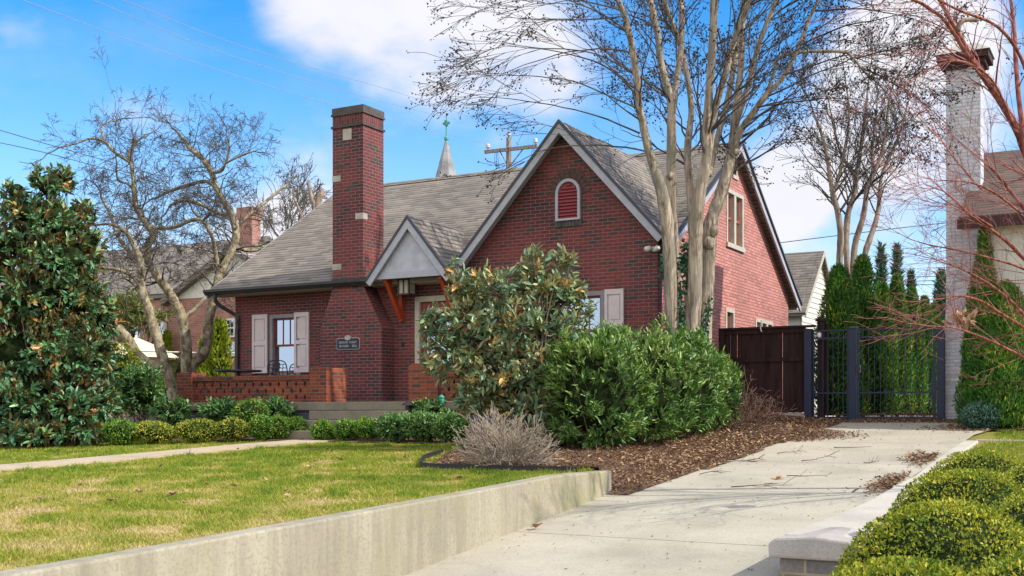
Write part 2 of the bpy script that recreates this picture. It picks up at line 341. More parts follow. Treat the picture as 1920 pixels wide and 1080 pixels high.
M['goldarbor'] = leaf_mat('golden_conifer', [(0.0, (0.09, 0.14, 0.012)), (0.5, (0.26, 0.33, 0.02)), (1.0, (0.48, 0.50, 0.05))], rough=0.6, spec=0.2, trans=0.25)
M['haze_green'] = leaf_mat('far_foliage', [(0.0, (0.084, 0.120, 0.042)), (0.5, (0.192, 0.228, 0.072)), (1.0, (0.360, 0.360, 0.144))], rough=0.7, spec=0.1, trans=0.2)
M['ivy'] = leaf_mat('ivy_leaf', [(0.0, (0.012, 0.068, 0.033)), (0.6, (0.030, 0.135, 0.068)), (1.0, (0.090, 0.225, 0.105))], rough=0.4, spec=0.45, trans=0.1)
M['grass'] = leaf_mat('grass_blade', [(0.0, (0.10, 0.19, 0.018)), (0.35, (0.19, 0.27, 0.026)), (0.6, (0.33, 0.345, 0.05)), (0.8, (0.50, 0.42, 0.14)), (1.0, (0.60, 0.48, 0.26))], rough=0.6, spec=0.2, trans=0.3)
M['litter'] = leaf_mat('dry_leaf', [(0.0, (0.09, 0.060, 0.044)), (0.35, (0.19, 0.125, 0.085)), (0.62, (0.31, 0.20, 0.125)), (0.85, (0.48, 0.32, 0.19)), (1.0, (0.60, 0.46, 0.31))], rough=0.85, spec=0.1, trans=0.1)
M['seed'] = leaf_mat('seed_capsule', [(0.0, (0.028, 0.022, 0.025)), (1.0, (0.075, 0.055, 0.05))], rough=0.8, spec=0.1, trans=0)
M['twig'] = plain('twig_bark', (0.075, 0.062, 0.056), 0.85, var=0.3, scale=3)
M['twig_left'] = plain('lichen_twig', (0.105, 0.092, 0.080), 0.85, var=0.35, scale=2)
M['twig_pale'] = plain('pale_twig', (0.37, 0.31, 0.25), 0.8, var=0.25, scale=9)
M['twig_brown'] = plain('brown_twig', (0.13, 0.075, 0.055), 0.8, var=0.25, scale=5)
M['maple_twig'] = plain('red_maple_twig', (0.23, 0.070, 0.064), 0.6, var=0.3, scale=3)
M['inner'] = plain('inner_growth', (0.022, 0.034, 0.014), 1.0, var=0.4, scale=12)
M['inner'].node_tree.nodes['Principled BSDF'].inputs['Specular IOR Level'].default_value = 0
M['maple'] = bark_mat('red_maple_bark', (0.20, 0.062, 0.048), (0.33, 0.135, 0.105), (0.085, 0.032, 0.028), (14, 14, 3), 0.5)
M['crape_bark'] = bark_mat('crape_myrtle_bark', (0.30, 0.245, 0.19), (0.46, 0.39, 0.315), (0.13, 0.10, 0.08), (10, 10, 0.8), 0.9, patches=(0.24, 0.22, 0.18))
M['left_bark'] = bark_mat('cherry_bark', (0.20, 0.165, 0.11), (0.33, 0.285, 0.19), (0.075, 0.06, 0.045), (5, 5, 3), 1.0, lichen=(0.42, 0.41, 0.30))
M['back_bark'] = bark_mat('back_bark', (0.22, 0.17, 0.135), (0.34, 0.27, 0.21), (0.11, 0.085, 0.07), (6, 6, 1.0), 0.4)
M['stem'] = bark_mat('shrub_stem', (0.13, 0.10, 0.08), (0.20, 0.16, 0.12), (0.06, 0.045, 0.035), (8, 8, 2), 0.4)

def ground_mat(name, stops, scale=1.0, fine=40, spots=None):
    m, nt, b, N, L = new_mat(name)
    o = vec(nt)
    c = ramp(nt, noise(nt, o, 0.45 * scale, 6, 0.65), stops)
    c = mixc(nt, 1.0, c, ramp(nt, noise(nt, o, fine, 4, 0.7), [(0.3, (0.55, 0.55, 0.55)), (0.5, (0.95, 0.95, 0.95)), (0.72, (1.4, 1.35, 1.25))]), 'MULTIPLY')
    L(c, b.inputs['Base Color']); b.inputs['Roughness'].default_value = 0.95; b.inputs['Specular IOR Level'].default_value = 0.1
    bump(nt, b, noise(nt, o, fine, 5), 0.8, 0.03)
    return m
M['lawn'] = ground_mat('lawn_turf', [(0.3, (0.15, 0.18, 0.03)), (0.5, (0.23, 0.22, 0.06)), (0.68, (0.34, 0.27, 0.13)), (0.8, (0.22, 0.15, 0.09))], 1.2)
M['mulch'] = ground_mat('bark_mulch', [(0.3, (0.13, 0.083, 0.058)), (0.55, (0.20, 0.132, 0.092)), (0.8, (0.29, 0.195, 0.14))], 2.0, 55)
M['earth'] = ground_mat('earth', [(0.3, (0.09, 0.10, 0.03)), (0.6, (0.15, 0.13, 0.06))], 0.3)
M['dark'] = plain('dark_interior', (0.006, 0.006, 0.007), 0.9)

# ------------------------------------------------------------------ mesh helpers
def uv_box(me):
    n = len(me.loops)
    if n == 0: return
    co = np.empty(len(me.vertices) * 3); me.vertices.foreach_get('co', co); co = co.reshape(-1, 3)
    li = np.empty(n, np.int32); me.loops.foreach_get('vertex_index', li)
    nf = len(me.polygons); nrm = np.empty(nf * 3); me.polygons.foreach_get('normal', nrm); nrm = nrm.reshape(-1, 3)
    tot = np.empty(nf, np.int32); me.polygons.foreach_get('loop_total', tot)
    T = np.stack([-nrm[:, 1], nrm[:, 0], np.zeros(nf)], 1); ln = np.linalg.norm(T, axis=1)
    T[ln < 0.05] = (1, 0, 0); ln[ln < 0.05] = 1; T /= ln[:, None]
    B = np.cross(nrm, T)
    f = np.repeat(np.arange(nf), tot); p = co[li]
    uv = np.stack([(p * T[f]).sum(1), (p * B[f]).sum(1)], 1)
    lay = me.uv_layers.new(name='UVMap'); lay.data.foreach_set('uv', uv.ravel().astype(np.float32))

class MB:
    def __init__(s): s.v = []; s.f = []
    def add(s, vs, fs):
        o = len(s.v); s.v += [tuple(map(float, q)) for q in vs]; s.f += [tuple(i + o for i in f) for f in fs]; return s
    def box(s, x0, x1, y0, y1, z0, z1):
        return s.add([(x0, y0, z0), (x1, y0, z0), (x1, y1, z0), (x0, y1, z0), (x0, y0, z1), (x1, y0, z1), (x1, y1, z1), (x0, y1, z1)],
                     [(0, 3, 2, 1), (4, 5, 6, 7), (0, 1, 5, 4), (1, 2, 6, 5), (2, 3, 7, 6), (3, 0, 4, 7)])
    def hexa(s, a, b):        # two quads (lower, upper ring) each counter-clockwise from above
        return s.add(list(a) + list(b), [(3, 2, 1, 0), (4, 5, 6, 7), (0, 1, 5, 4), (1, 2, 6, 5), (2, 3, 7, 6), (3, 0, 4, 7)])
    def prism(s, poly, d):    # polygon (3-D points) swept by the vector d
        n = len(poly); d = np.array(d, float); a = [np.array(q, float) for q in poly]; b = [q + d for q in a]
        nn = sum((np.cross(a[i], a[(i + 1) % n]) for i in range(n)), np.zeros(3))
        if nn @ d > 0: a, b = a[::-1], b[::-1]
        return s.add(a + b, [tuple(range(n)), tuple(range(2 * n - 1, n - 1, -1))] + [(i, i + n, (i + 1) % n + n, (i + 1) % n) for i in range(n)])
    def bar(s, p, q, w, h=None):   # square bar between two points
        p = np.array(p, float); q = np.array(q, float); d = q - p; d /= np.linalg.norm(d); h = h or w
        a = np.cross(d, (0, 0, 1)); 
        if np.linalg.norm(a) < 1e-3: a = np.array([1.0, 0, 0])
        a /= np.linalg.norm(a); b = np.cross(a, d)
        r = [(-1, -1), (1, -1), (1, 1), (-1, 1)]
        P = [p + a * i * w / 2 + b * j * h / 2 for i, j in r]; Q = [q + a * i * w / 2 + b * j * h / 2 for i, j in r]
        return s.add(P + Q, [(0, 1, 2, 3), (7, 6, 5, 4), (0, 4, 5, 1), (1, 5, 6, 2), (2, 6, 7, 3), (3, 7, 4, 0)])
    def tube(s, pts, rad, n=8, cap=True):
        pts = np.array(pts, float); m = len(pts); rad = np.broadcast_to(np.array(rad, float), (m,))
        t = np.gradient(pts, axis=0); t /= np.linalg.norm(t, axis=1)[:, None] + 1e-9
        a = np.cross(t[0], (0.31, 0.2, 0.93)); a /= np.linalg.norm(a); V = []
        for i in range(m):
            a = a - t[i] * (a @ t[i]); a /= np.linalg.norm(a); b = np.cross(t[i], a)
            for k in range(n):
                th = 2 * pi * k / n; V.append(pts[i] + rad[i] * (a * cos(th) + b * sin(th)))
        F = [(i * n + k, i * n + (k + 1) % n, (i + 1) * n + (k + 1) % n, (i + 1) * n + k) for i in range(m - 1) for k in range(n)]
        if cap: F += [tuple(range(n - 1, -1, -1)), tuple(range((m - 1) * n, m * n))]
        return s.add(V, F)
    def lathe(s, c, prof, n=16):
        V = []; F = []; m = len(prof)
        for r, z in prof:
            for k in range(n): V.append((c[0] + r * cos(2 * pi * k / n), c[1] + r * sin(2 * pi * k / n), c[2] + z))
        for i in range(m - 1):
            for k in range(n): F.append((i * n + k, i * n + (k + 1) % n, (i + 1) * n + (k + 1) % n, (i + 1) * n + k))
        F += [tuple(range(n - 1, -1, -1)), tuple(range((m - 1) * n, m * n))]
        return s.add(V, F)
    def build(s, name, m, parent=None, smooth=False, bevel=0.0):
        me = bpy.data.meshes.new(name); me.from_pydata(s.v, [], s.f); me.update()
        return finish(name, me, m, parent, smooth, bevel)

def finish(name, me, m, parent, smooth=False, bevel=0.0, uv=True):
    if uv: uv_box(me)
    for q in (m if isinstance(m, (list, tuple)) else [m]): me.materials.append(M[q] if isinstance(q, str) else q)
    if smooth: me.polygons.foreach_set('use_smooth', np.ones(len(me.polygons), bool))
    o = bpy.data.objects.new(name, me); col.objects.link(o)
    if bevel:
        b = o.modifiers.new('bevel', 'BEVEL'); b.width = bevel; b.segments = 2; b.limit_method = 'ANGLE'
    adopt(o, parent); return o

def adopt(o, parent):
    if parent is None: return
    o.parent = parent
    # every part is built in world coordinates (only a thing's Empty has a location)
    o.matrix_parent_inverse = Matrix.Translation(-parent.location)

def tag(o, label=None, cat=None, group=None, kind=None):
    if label: o['label'] = label
    if cat: o['category'] = cat
    if group: o['group'] = group
    if kind: o['kind'] = kind
    return o

def thing(name, loc, label, cat, group=None):
    o = bpy.data.objects.new(name, None); col.objects.link(o); o.location = tuple(map(float, loc)); o.empty_display_size = 0.2
    return tag(o, label, cat, group)

def np_mesh(name, V, F, m, parent=None, tint=None, smooth=False, uv=False):
    """V (n,3), F (k,3|4) arrays -> object; tint: per-vertex float"""
    V = np.asarray(V, np.float32); F = np.asarray(F, np.int32); k = F.shape[1]
    me = bpy.data.meshes.new(name); me.vertices.add(len(V)); me.vertices.foreach_set('co', V.ravel())
    me.loops.add(F.size); me.loops.foreach_set('vertex_index', F.ravel())
    me.polygons.add(len(F)); me.polygons.foreach_set('loop_start', np.arange(0, F.size, k, dtype=np.int32))
    try: me.polygons.foreach_set('loop_total', np.full(len(F), k, np.int32))
    except Exception: pass
    me.update(calc_edges=True)
    if tint is not None:
        at_ = me.attributes.new('tint', 'FLOAT', 'POINT'); at_.data.foreach_set('value', np.asarray(tint, np.float32))
    return finish(name, me, m, parent, smooth, uv=uv)

def unit(a): return a / (np.linalg.norm(a, axis=-1, keepdims=True) + 1e-9)

# leaves: P base points, D directions (towards the tip), Nn rough up side, sizes
def leaves(P, D, Nn, Ln, Wd, fold=0.18, droop=0.12, rich=False):
    n = len(P); D = unit(D); S = unit(np.cross(Nn, D)); Nn = np.cross(D, S)
    Ln = np.broadcast_to(np.asarray(Ln, float), (n,))[:, None]; Wd = np.broadcast_to(np.asarray(Wd, float), (n,))[:, None]
    if not rich:
        a = P; t = P + D * Ln - Nn * Ln * droop
        l = P + D * Ln * .48 + S * Wd * .5 + Nn * Wd * fold; r = P + D * Ln * .48 - S * Wd * .5 + Nn * Wd * fold
        V = np.stack([a, r, t, l], 1).reshape(-1, 3)
        b = np.arange(n)[:, None] * 4
        F = np.concatenate([b + [0, 1, 2], b + [0, 2, 3]], 1).reshape(-1, 3)
        return V, F, 4
    a = P; m1 = P + D * Ln * .5 - Nn * Ln * droop * .25; t = P + D * Ln - Nn * Ln * droop
    l1 = P + D * Ln * .30 + S * Wd * .44 + Nn * Wd * fold; r1 = P + D * Ln * .30 - S * Wd * .44 + Nn * Wd * fold
    l2 = P + D * Ln * .70 + S * Wd * .42 + Nn * (Wd * fold - Ln * droop * .5); r2 = P + D * Ln * .70 - S * Wd * .42 + Nn * (Wd * fold - Ln * droop * .5)
    V = np.stack([a, r1, r2, t, l2, l1, m1], 1).reshape(-1, 3)
    b = np.arange(n)[:, None] * 7
    F = np.concatenate([b + q for q in ([0, 1, 6], [1, 2, 6], [2, 3, 6], [3, 4, 6], [4, 5, 6], [5, 0, 6])], 1).reshape(-1, 3)
    return V, F, 7

def rand_dirs(n, r=rng):
    return unit(r.normal(size=(n, 3)))

def rosettes(tips, dirs, k, L, W, spread=0.9, r=rng, rich=True, jit=0.03, tint_shift=None, up_bias=0.25):
    """k leaves round every shoot tip"""
    n = len(tips); P = np.repeat(tips, k, 0); D0 = np.repeat(unit(dirs), k, 0)
    side = unit(np.cross(D0, r.normal(size=(n * k, 3))))
    sp = r.uniform(0.35, 1.25, (n * k, 1)) * spread
    D = unit(D0 + side * sp + np.array([0, 0, up_bias * 0.3]))
    P = P - D0 * r.uniform(0, 1.1, (n * k, 1)) * L * 0.9 + r.normal(size=(n * k, 3)) * jit
    Nn = unit(D0 * 0.8 + np.array([0, 0, 0.5]) + r.normal(size=(n * k, 3)) * 0.35)
    Ln = L * r.uniform(0.65, 1.2, n * k); Wd = W * r.uniform(0.75, 1.15, n * k)
    V, F, q = leaves(P, D, Nn, Ln, Wd, rich=rich)
    t = r.beta(2, 2.2, n * k) * 0.85
    if tint_shift is not None: t = np.clip(t + np.repeat(tint_shift, k), 0, 1)
    return V, F, np.repeat(t, q)

def ellipsoid_pts(c, rad, n, r=rng, shell=0.55, top=True):
    d = rand_dirs(n, r); rr = shell + (1 - shell) * r.random((n, 1)) ** 0.6
    return np.array(c) + d * np.array(rad) * rr, unit(d / np.array(rad))

def join(parts):
    Vs, Fs, Ts = [], [], []; o = 0
    for V, F, t in parts:
        Vs.append(V); Fs.append(F + o); Ts.append(t); o += len(V)
    return np.concatenate(Vs), np.concatenate(Fs), np.concatenate(Ts)

def lump(c, rad, seed=0, sub=3, amp=0.16, tint=0.05):
    """lumpy closed core as arrays (triangles)"""
    me = ICO[sub]; V = me[0].copy(); F = me[1]
    rr = np.random.default_rng(seed); k = rr.normal(size=(6, 3)) * 2.6; ph = rr.uniform(0, 6.28, 6)
    h = sum(np.sin(V @ k[i] + ph[i]) for i in range(6)) / 6
    V = V * (1 + amp * 2 * h)[:, None] * np.array(rad) + np.array(c)
    return V, F, np.full(len(V), tint)

def _ico(sub):
    import bmesh
    b = bmesh.new(); bmesh.ops.create_icosphere(b, subdivisions=sub, radius=1.0)
    V = np.array([v.co[:] for v in b.verts]); F = np.array([[v.index for v in f.verts] for f in b.faces]); b.free(); return V, F
ICO = {1: _ico(1), 2: _ico(2), 3: _ico(3)}

# twigs ------------------------------------------------------------
class Twigs:
    def __init__(s, seed): s.r = np.random.default_rng(seed); s.seg = []; s.tips = []
    def grow(s, p, d, L, rad, lev, wob=0.18, up=0.05, spread=0.75, nb=4, step=None, shrink=0.55, side=None):
        r = s.r; n = max(3, int(L / (step or 0.22))); p = np.array(p, float); d = unit(np.array(d, float))
        kids = np.sort(r.uniform(0.18, 1.0, r.poisson(nb) + 1)) if lev > 0 else []
        ki = 0
        for i in range(n):
            d = unit(d + r.normal(size=3) * wob + np.array([0, 0, up])); q = p + d * (L / n)
            r0 = rad * (1 - 0.72 * i / n); r1 = rad * (1 - 0.72 * (i + 1) / n)
            s.seg.append((p, q, r0, r1))
            while ki < len(kids) and kids[ki] <= (i + 1) / n:
                ax = unit(np.cross(d, r.normal(size=3))); sp = spread * r.uniform(0.6, 1.3)
                s.grow(q, d * cos(sp) + ax * sin(sp), L * shrink * r.uniform(0.65, 1.25) * (1.1 - 0.4 * kids[ki]), r1 * 0.62, lev - 1, wob, up, spread, nb * 0.9, step, shrink)
                ki += 1
            p = q
        if lev <= 0: s.tips.append((p, d))
    def arrays(s, n=3, rmin=0.0025):
        A = np.array([q[0] for q in s.seg]); B = np.array([q[1] for q in s.seg])
        ra = np.maximum(np.array([q[2] for q in s.seg]), rmin); rb = np.maximum(np.array([q[3] for q in s.seg]), rmin)
        d = unit(B - A); a = unit(np.cross(d, np.array([0.37, 0.21, 0.9]))); b = np.cross(d, a); m = len(A)
        V = np.empty((m, 2 * n, 3))
        for k in range(n):
            o = a * cos(2 * pi * k / n) + b * sin(2 * pi * k / n)
            V[:, k] = A - d * ra[:, None] * .3 + o * ra[:, None]; V[:, n + k] = B + d * rb[:, None] * .3 + o * rb[:, None]
        base = np.arange(m)[:, None] * 2 * n
        F = np.concatenate([base + [k, (k + 1) % n, n + (k + 1) % n, n + k] for k in range(n)], 0)
        return V.reshape(-1, 3), F

def spline(pts, n=8):
    P = np.array(pts, float); P = np.vstack([2 * P[0] - P[1], P, 2 * P[-1] - P[-2]]); out = []
    for i in range(1, len(P) - 2):
        for t in np.linspace(0, 1, n, endpoint=False):
            p0, p1, p2, p3 = P[i - 1:i + 3]
            out.append(0.5 * (2 * p1 + (p2 - p0) * t + (2 * p0 - 5 * p1 + 4 * p2 - p3) * t * t + (3 * p1 - p0 - 3 * p2 + p3) * t ** 3))
    out.append(P[-2]); return np.array(out)

def limb(mb, pix, Y0, Y1, n=10, r=rng, sides=9, lump_=0.10):
    """pix: (x, y, width in picture px) along the limb; the depth runs from Y0 to Y1 -> path in the world"""
    m = len(pix); Ys = np.linspace(Y0, Y1, m)
    pts = [np.append(at(x, y, Y), w * Y / FOC / 2) for (x, y, w), Y in zip(pix, Ys)]
    S = spline(pts, n); rad = np.maximum(S[:, 3], 0.004) * (1 + r.normal(size=len(S)) * lump_ * 0.5)
    mb.tube(S[:, :3], rad, sides); return S

# ------------------------------------------------------------------ terrain
def sstep(a, b, x):
    t = np.clip((x - a) / (b - a), 0, 1); return t * t * (3 - 2 * t)
def z_lawn(v):
    v = np.clip(v, -24, 60)
    return np.interp(v, [-24, -3, 0, 3.6, 12, 60], [-1.307, -0.53, -0.30, -0.06, -0.12, -0.2])
def z_drive(v): return np.interp(v, [-40, -24, -13, -7.5, 3.5, 8, 60], [-2.3, -2.2, -1.57, -1.0, -0.17, -0.10, -0.2])
def z_right(v): return np.interp(v, [-24, -11, -8, -5, -2.4, 0, 1.6, 3, 10, 60], [-1.75, -1.07, -1.0, -0.85, -0.63, -0.47, -0.34, -0.2, -0.15, -0.2])
def ground_z(u, v):
    u, v = np.broadcast_arrays(np.asarray(u, float), np.asarray(v, float))
    zl, zd, zr = z_lawn(v), z_drive(v), z_right(v)
    k = sstep(11.6, 13.0, u) * (v > -7.5) + (u > 12.92) * (v <= -7.5)
    z = zl * (1 - k) + zd * k
    return np.where((u > 16.27) & ~((v < -11.15) & (u < 17.15)), zr, z)
def gz(u, v): return float(ground_z(u, v))

def sheet(name, us, vs, zf, m, mask=None, kind='structure', parent=None):
    U_, V_ = np.meshgrid(us, vs, indexing='ij'); Z = zf(U_, V_)
    P = np.stack([U_, V_, Z], -1).reshape(-1, 3); nv = len(vs)
    i, j = np.meshgrid(np.arange(len(us) - 1), np.arange(nv - 1), indexing='ij'); b = (i * nv + j).ravel()
    F = np.stack([b, b + nv, b + nv + 1, b + 1], 1)
    if mask is not None:
        cu = (us[:-1] + us[1:]) / 2; cv = (vs[:-1] + vs[1:]) / 2
        F = F[mask(*np.meshgrid(cu, cv, indexing='ij')).ravel()]
        used = np.unique(F); mp = np.zeros(len(P), int); mp[used] = np.arange(len(used)); P = P[used]; F = mp[F]
    o = np_mesh(name, P, F, m, parent, smooth=True)
    if kind: o['kind'] = kind
    return o

far = lambda a, b: np.concatenate([[-900, -300, -120, -60], np.arange(a, b, 1.0), [60, 120, 300, 900]])
us = np.unique(np.concatenate([far(-30, 40), [12.80, 12.94, 13.0, 16.15, 16.25, 16.29, 17.14, 17.16]])); vs = np.unique(np.concatenate([far(-40, 40), [-7.52, -7.48, -11.16, -11.14]]))
sheet('ground', us, vs, lambda u, v: ground_z(u, v) - 0.07, 'earth')

def wob(u, v, s=1.0):
    return 0.22 * np.sin(u * 2.3 * s + v * 1.1) + 0.15 * np.sin(v * 3.7 * s - u * 1.9) + 0.10 * np.sin(u * 7.1 + v * 5.3)
PATH = np.array([(1.2, -24.0), (3.6, -16.0), (4.55, -12.0), (4.95, -9.0), (4.95, -6.0), (4.9, -4.6), (5.05, -3.5), (5.3, -3.05)])
def path_d(u, v):
    c = np.interp(v, PATH[:, 1], PATH[:, 0]); return np.abs(u - c)
def in_path(u, v): return (path_d(u, v) < 0.43) & (v < -3.0) & (v > -24)
def in_bed(u, v):            # mulch beds left of the drive
    w = wob(u, v) * 0.35
    lim = np.interp(u, [-30, 0.3, 4.2, 6.2, 8.2, 9.0, 9.6, 10.4, 10.6, 13.2], [-4.6, -4.3, -3.55, -3.55, -3.6, -4.2, -5.9, -7.3, -8.05, -8.0])
    a = (v > lim + w * 0.4) & (v < 3.7) & (u < 13.35 + w * 0.5) & ~((v < -7.6) & (u > 12.7))
    return a
def in_lawn(u, v):
    return (u < 12.84) & (v > -24) & (v < -3.0) & ~in_bed(u, v) & ~in_path(u, v)
gu = np.unique(np.concatenate([np.arange(-22, 12.85, 0.16), [12.84]])); gv = np.arange(-24, 3.75, 0.16)
sheet('lawn', gu, gv, lambda u, v: ground_z(u, v) + 0.012 * np.sin(u * 3.1) * np.sin(v * 2.7), 'lawn', lambda u, v: (v < -2.7) & (u < 12.84))
fu = np.unique(np.concatenate([np.arange(-12, 13.75, 0.1)])); fv = np.arange(-8.6, 3.75, 0.1)
sheet('mulch_bed', fu, fv, lambda u, v: ground_z(u, v) + 0.035 + 0.012 * np.sin(u * 9) * np.sin(v * 8) , 'mulch', in_bed)
# front walk
pv = np.arange(-24, -2.95, 0.3); pc = np.interp(pv, PATH[:, 1], PATH[:, 0]); mb = MB()
for i in range(len(pv) - 1):
    za, zb = z_lawn(pv[i]) + 0.045, z_lawn(pv[i + 1]) + 0.045
    a = [(pc[i] - .43, pv[i], za - .1), (pc[i] + .43, pv[i], za - .1), (pc[i + 1] + .43, pv[i + 1], zb - .1), (pc[i + 1] - .43, pv[i + 1], zb - .1)]
    b = [(q[0], q[1], q[2] + .1) for q in a]
    mb.add(b, [(0, 1, 2, 3)]); mb.add([a[0], b[0], b[3], a[3], a[1], b[1], b[2], a[2]], [(0, 3, 2, 1), (4, 5, 6, 7)])
tag(mb.build('front_walk', 'walk'), kind='structure')
# driveway slabs with open joints over a dark base
JO = [-26, -22.2, -19.1, -16.0, -12.97, -9.95, -6.9, -3.9, -0.9, 2.1, 3.75]
mb = MB(); mj = MB()
for a, b in zip(JO[:-1], JO[1:]):
    ys = np.linspace(a + 0.008, b - 0.008, 5)
    for y0, y1 in zip(ys[:-1], ys[1:]):
        ul0, ul1 = [13.0 - 0.55 * float(sstep(1.2, 3.2, q)) for q in (y0, y1)]; ur0, ur1 = [16.17 + 0.5 * float(sstep(0.5, 3.2, q)) + .95 * (q < -11.2) for q in (y0, y1)]
        z0, z1 = z_drive(y0) + .02, z_drive(y1) + .02
        mb.add([(ul0, y0, z0), (ur0, y0, z0), (ur1, y1, z1), (ul1, y1, z1)], [(0, 1, 2, 3)])
    for y in (ys[0], ys[-1]):
        z = z_drive(y) + .02; w = [(13.0 if y < 1.2 else 12.5, y, z), (16.17 if y < 1 else 16.6, y, z)]
        mb.add(w + [(w[1][0], y, z - .06), (w[0][0], y, z - .06)], [(0, 1, 2, 3)] if y == ys[0] else [(3, 2, 1, 0)])
tag(mb.build('driveway', 'drive'), kind='structure')
dv_ = np.arange(-26, 3.8, 0.5)
sheet('driveway_base', np.array([12.6, 14, 16.1]), dv_, lambda u, v: z_drive(v) - 0.02 + 0 * u, 'mulch')
# leaf covered yard beyond the gate, and the neighbour's lawn with its narrow path and bed
sheet('back_yard', np.arange(10.82, 20, 0.5), np.arange(3.75, 32, 0.5), lambda u, v: ground_z(13.5, v) + 0.02 + 0 * u, 'mulch')
nu = np.concatenate([[16.12], np.arange(16.30, 32, 0.25)])
sheet('neighbour_lawn', nu, np.arange(-24, 1.7, 0.25), lambda u, v: z_right(v) + 0.02 + 0 * u, 'lawn', lambda u, v: (v > -11.0) | (u > 17.2))
sheet('neighbour_bed', np.arange(16.0, 30, 0.15), np.arange(1.55, 4.3, 0.15), lambda u, v: z_right(v) + 0.045 + 0.01 * np.sin(u * 9) + 0 * v, 'mulch', lambda u, v: v > 1.75 + 0.08 * np.sin(u * 4) - 0.35 * (u < 16.6))
MB().box(17.12, 17.22, -24, -11.0, -2.6, -1.0 - .01).build('step_wall', 'stone', t) if False else None
mb = MB().box(16.3, 30, -0.28, 0.02, -0.60, -0.435); tag(mb.build('neighbour_path', 'curb'), kind='structure')

# ------------------------------------------------------------------ retaining wall, curb and pier
t = thing('retaining_wall', (12.93, -12, -1.5), 'long low concrete retaining wall with green and black streaks between the lawn and the driveway', 'wall')
ys = [-26, -21, -16.2, -14.6, -12.5, -10.6, -8.9, -7.48]; zs = [-1.12, -1.0, -.945, -.90, -.83, -.765, -.695, -.705]
mb = MB()
for i in range(len(ys) - 1):
    a = [(12.83, ys[i], -2.5), (13.02, ys[i], -2.5), (13.02, ys[i + 1], -2.5), (12.83, ys[i + 1], -2.5)]
    b = [(12.83, ys[i], zs[i]), (13.02, ys[i], zs[i]), (13.02, ys[i + 1], zs[i + 1]), (12.83, ys[i + 1], zs[i + 1])]
    V = a + b; mb.add(V, [(4, 5, 6, 7), (1, 2, 6, 5), (3, 0, 4, 7)] + ([(0, 1, 5, 4)] if i == 0 else []) + ([(2, 3, 7, 6)] if i == len(ys) - 2 else []))
import bmesh
def weld(o):
    b = bmesh.new(); b.from_mesh(o.data); bmesh.ops.remove_doubles(b, verts=b.verts, dist=1e-4); b.to_mesh(o.data); b.free()
o = mb.build('wall_body', 'retwall', t); weld(o); bv = o.modifiers.new('bevel', 'BEVEL'); bv.width = .018; bv.segments = 2; bv.limit_method = 'ANGLE'

t = thing('curb_wall', (16.2, -6, -0.9), 'pale concrete curb along the right edge of the driveway beside the clipped boxwoods', 'curb')
mb = MB(); ys = [-11.0, -9.6, -8, -5, -2.4, -0.5]; zs = [-1.0, -.985, -.95, -.80, -.575, -.44]; wr = [16.80, 16.66, 16.52, 16.42, 16.38, 16.38]
for i in range(5):
    a = [(16.16, ys[i], -2), (wr[i], ys[i], -2), (wr[i + 1], ys[i + 1], -2), (16.16, ys[i + 1], -2)]
    b = [(q[0], q[1], zs[i] if q[1] == ys[i] else zs[i + 1]) for q in a]
    V = a + b; mb.add(V, [(4, 5, 6, 7), (1, 2, 6, 5), (3, 0, 4, 7)] + ([(0, 1, 5, 4)] if i == 0 else []) + ([(2, 3, 7, 6)] if i == 4 else []))
o = mb.build('curb_body', 'curb', t); weld(o); bv = o.modifiers.new('bevel', 'BEVEL'); bv.width = .015; bv.segments = 2; bv.limit_method = 'ANGLE'

t = thing('stone_pier', (16.45, -10.9, -1.5), 'low grey stone pier with a thick rounded concrete cap at the driveway edge', 'pier')
MB().box(16.17, 16.80, -11.18, -10.4, -2.0, -1.175).build('stone_base', 'stone', t, bevel=.015)
prof = [(16.10, -1.172), (16.86, -1.172), (16.87, -1.06), (16.80, -1.015), (16.48, -0.985), (16.16, -1.01), (16.095, -1.06)]
MB().prism([(x, -11.26, z) for x, z in prof], (0, 0.95, 0)).build('cap_stone', 'capstone', t, bevel=.02)

# plastic edging at the tip of the bare shrub's bed
pts = [(9.35, -5.6), (9.75, -6.7), (10.3, -7.6), (10.62, -8.02), (11.2, -8.10), (12.0, -8.08), (12.8, -8.02)]
S = spline([(a, b, gz(a, b) + 0.035) for a, b in pts], 8); mb = MB()
for p, q in zip(S[:-1], S[1:]): mb.bar(p, q, 0.03, 0.085)
tag(mb.build('bed_edging', 'edging'), 'black plastic edging strip round the mulch bed of the bare shrub', 'edging')

# ------------------------------------------------------------------ the brick house
HW, HD, EZ, RZ, RV = 10.62, 9.0, 2.86, 6.06, 4.5
SL = (RZ - EZ) / (RV + 0.45)
house = thing('brick_house', (5.4, 4.5, -0.3), 'dark red brick cottage with steep gables, grey shingle roof and tall front chimney', 'house')
zr = lambda v: RZ - SL * abs(v - RV)

# front wall with gable, built as one thick skin with openings left for door, windows and vent
def wall_cells(mb, plane, holes, outline, thick, axis):
    """cover the outline (list of x-z quads/triangles given as vertical strips) leaving rectangular holes"""
    pass
GA, GZ, GS = 8.67, 5.62, 1.105       # front gable: centre, wall apex, slope
def front_top(u):
    g = GZ - GS * abs(u - GA)
    return max(2.84, g) if u > 6.0 else 2.84
fholes = [(1.10, 1.92, 0.60, 2.26), (5.15, 6.15, 0.20, 2.42), (8.35, 9.50, 0.75, 2.38)]
cuts = sorted(set([0, HW, 6.18, GA] + [h[0] for h in fholes] + [h[1] for h in fholes]))
mb = MB()
def strip(mb, u0, u1, z0a, z0b, z1a, z1b, y=0.0, th=0.22):
    mb.hexa([(u0, y, z0a), (u1, y, z0b), (u1, y + th, z0b), (u0, y + th, z0a)], [(u0, y, z1a), (u1, y, z1b), (u1, y + th, z1b), (u0, y + th, z1a)])
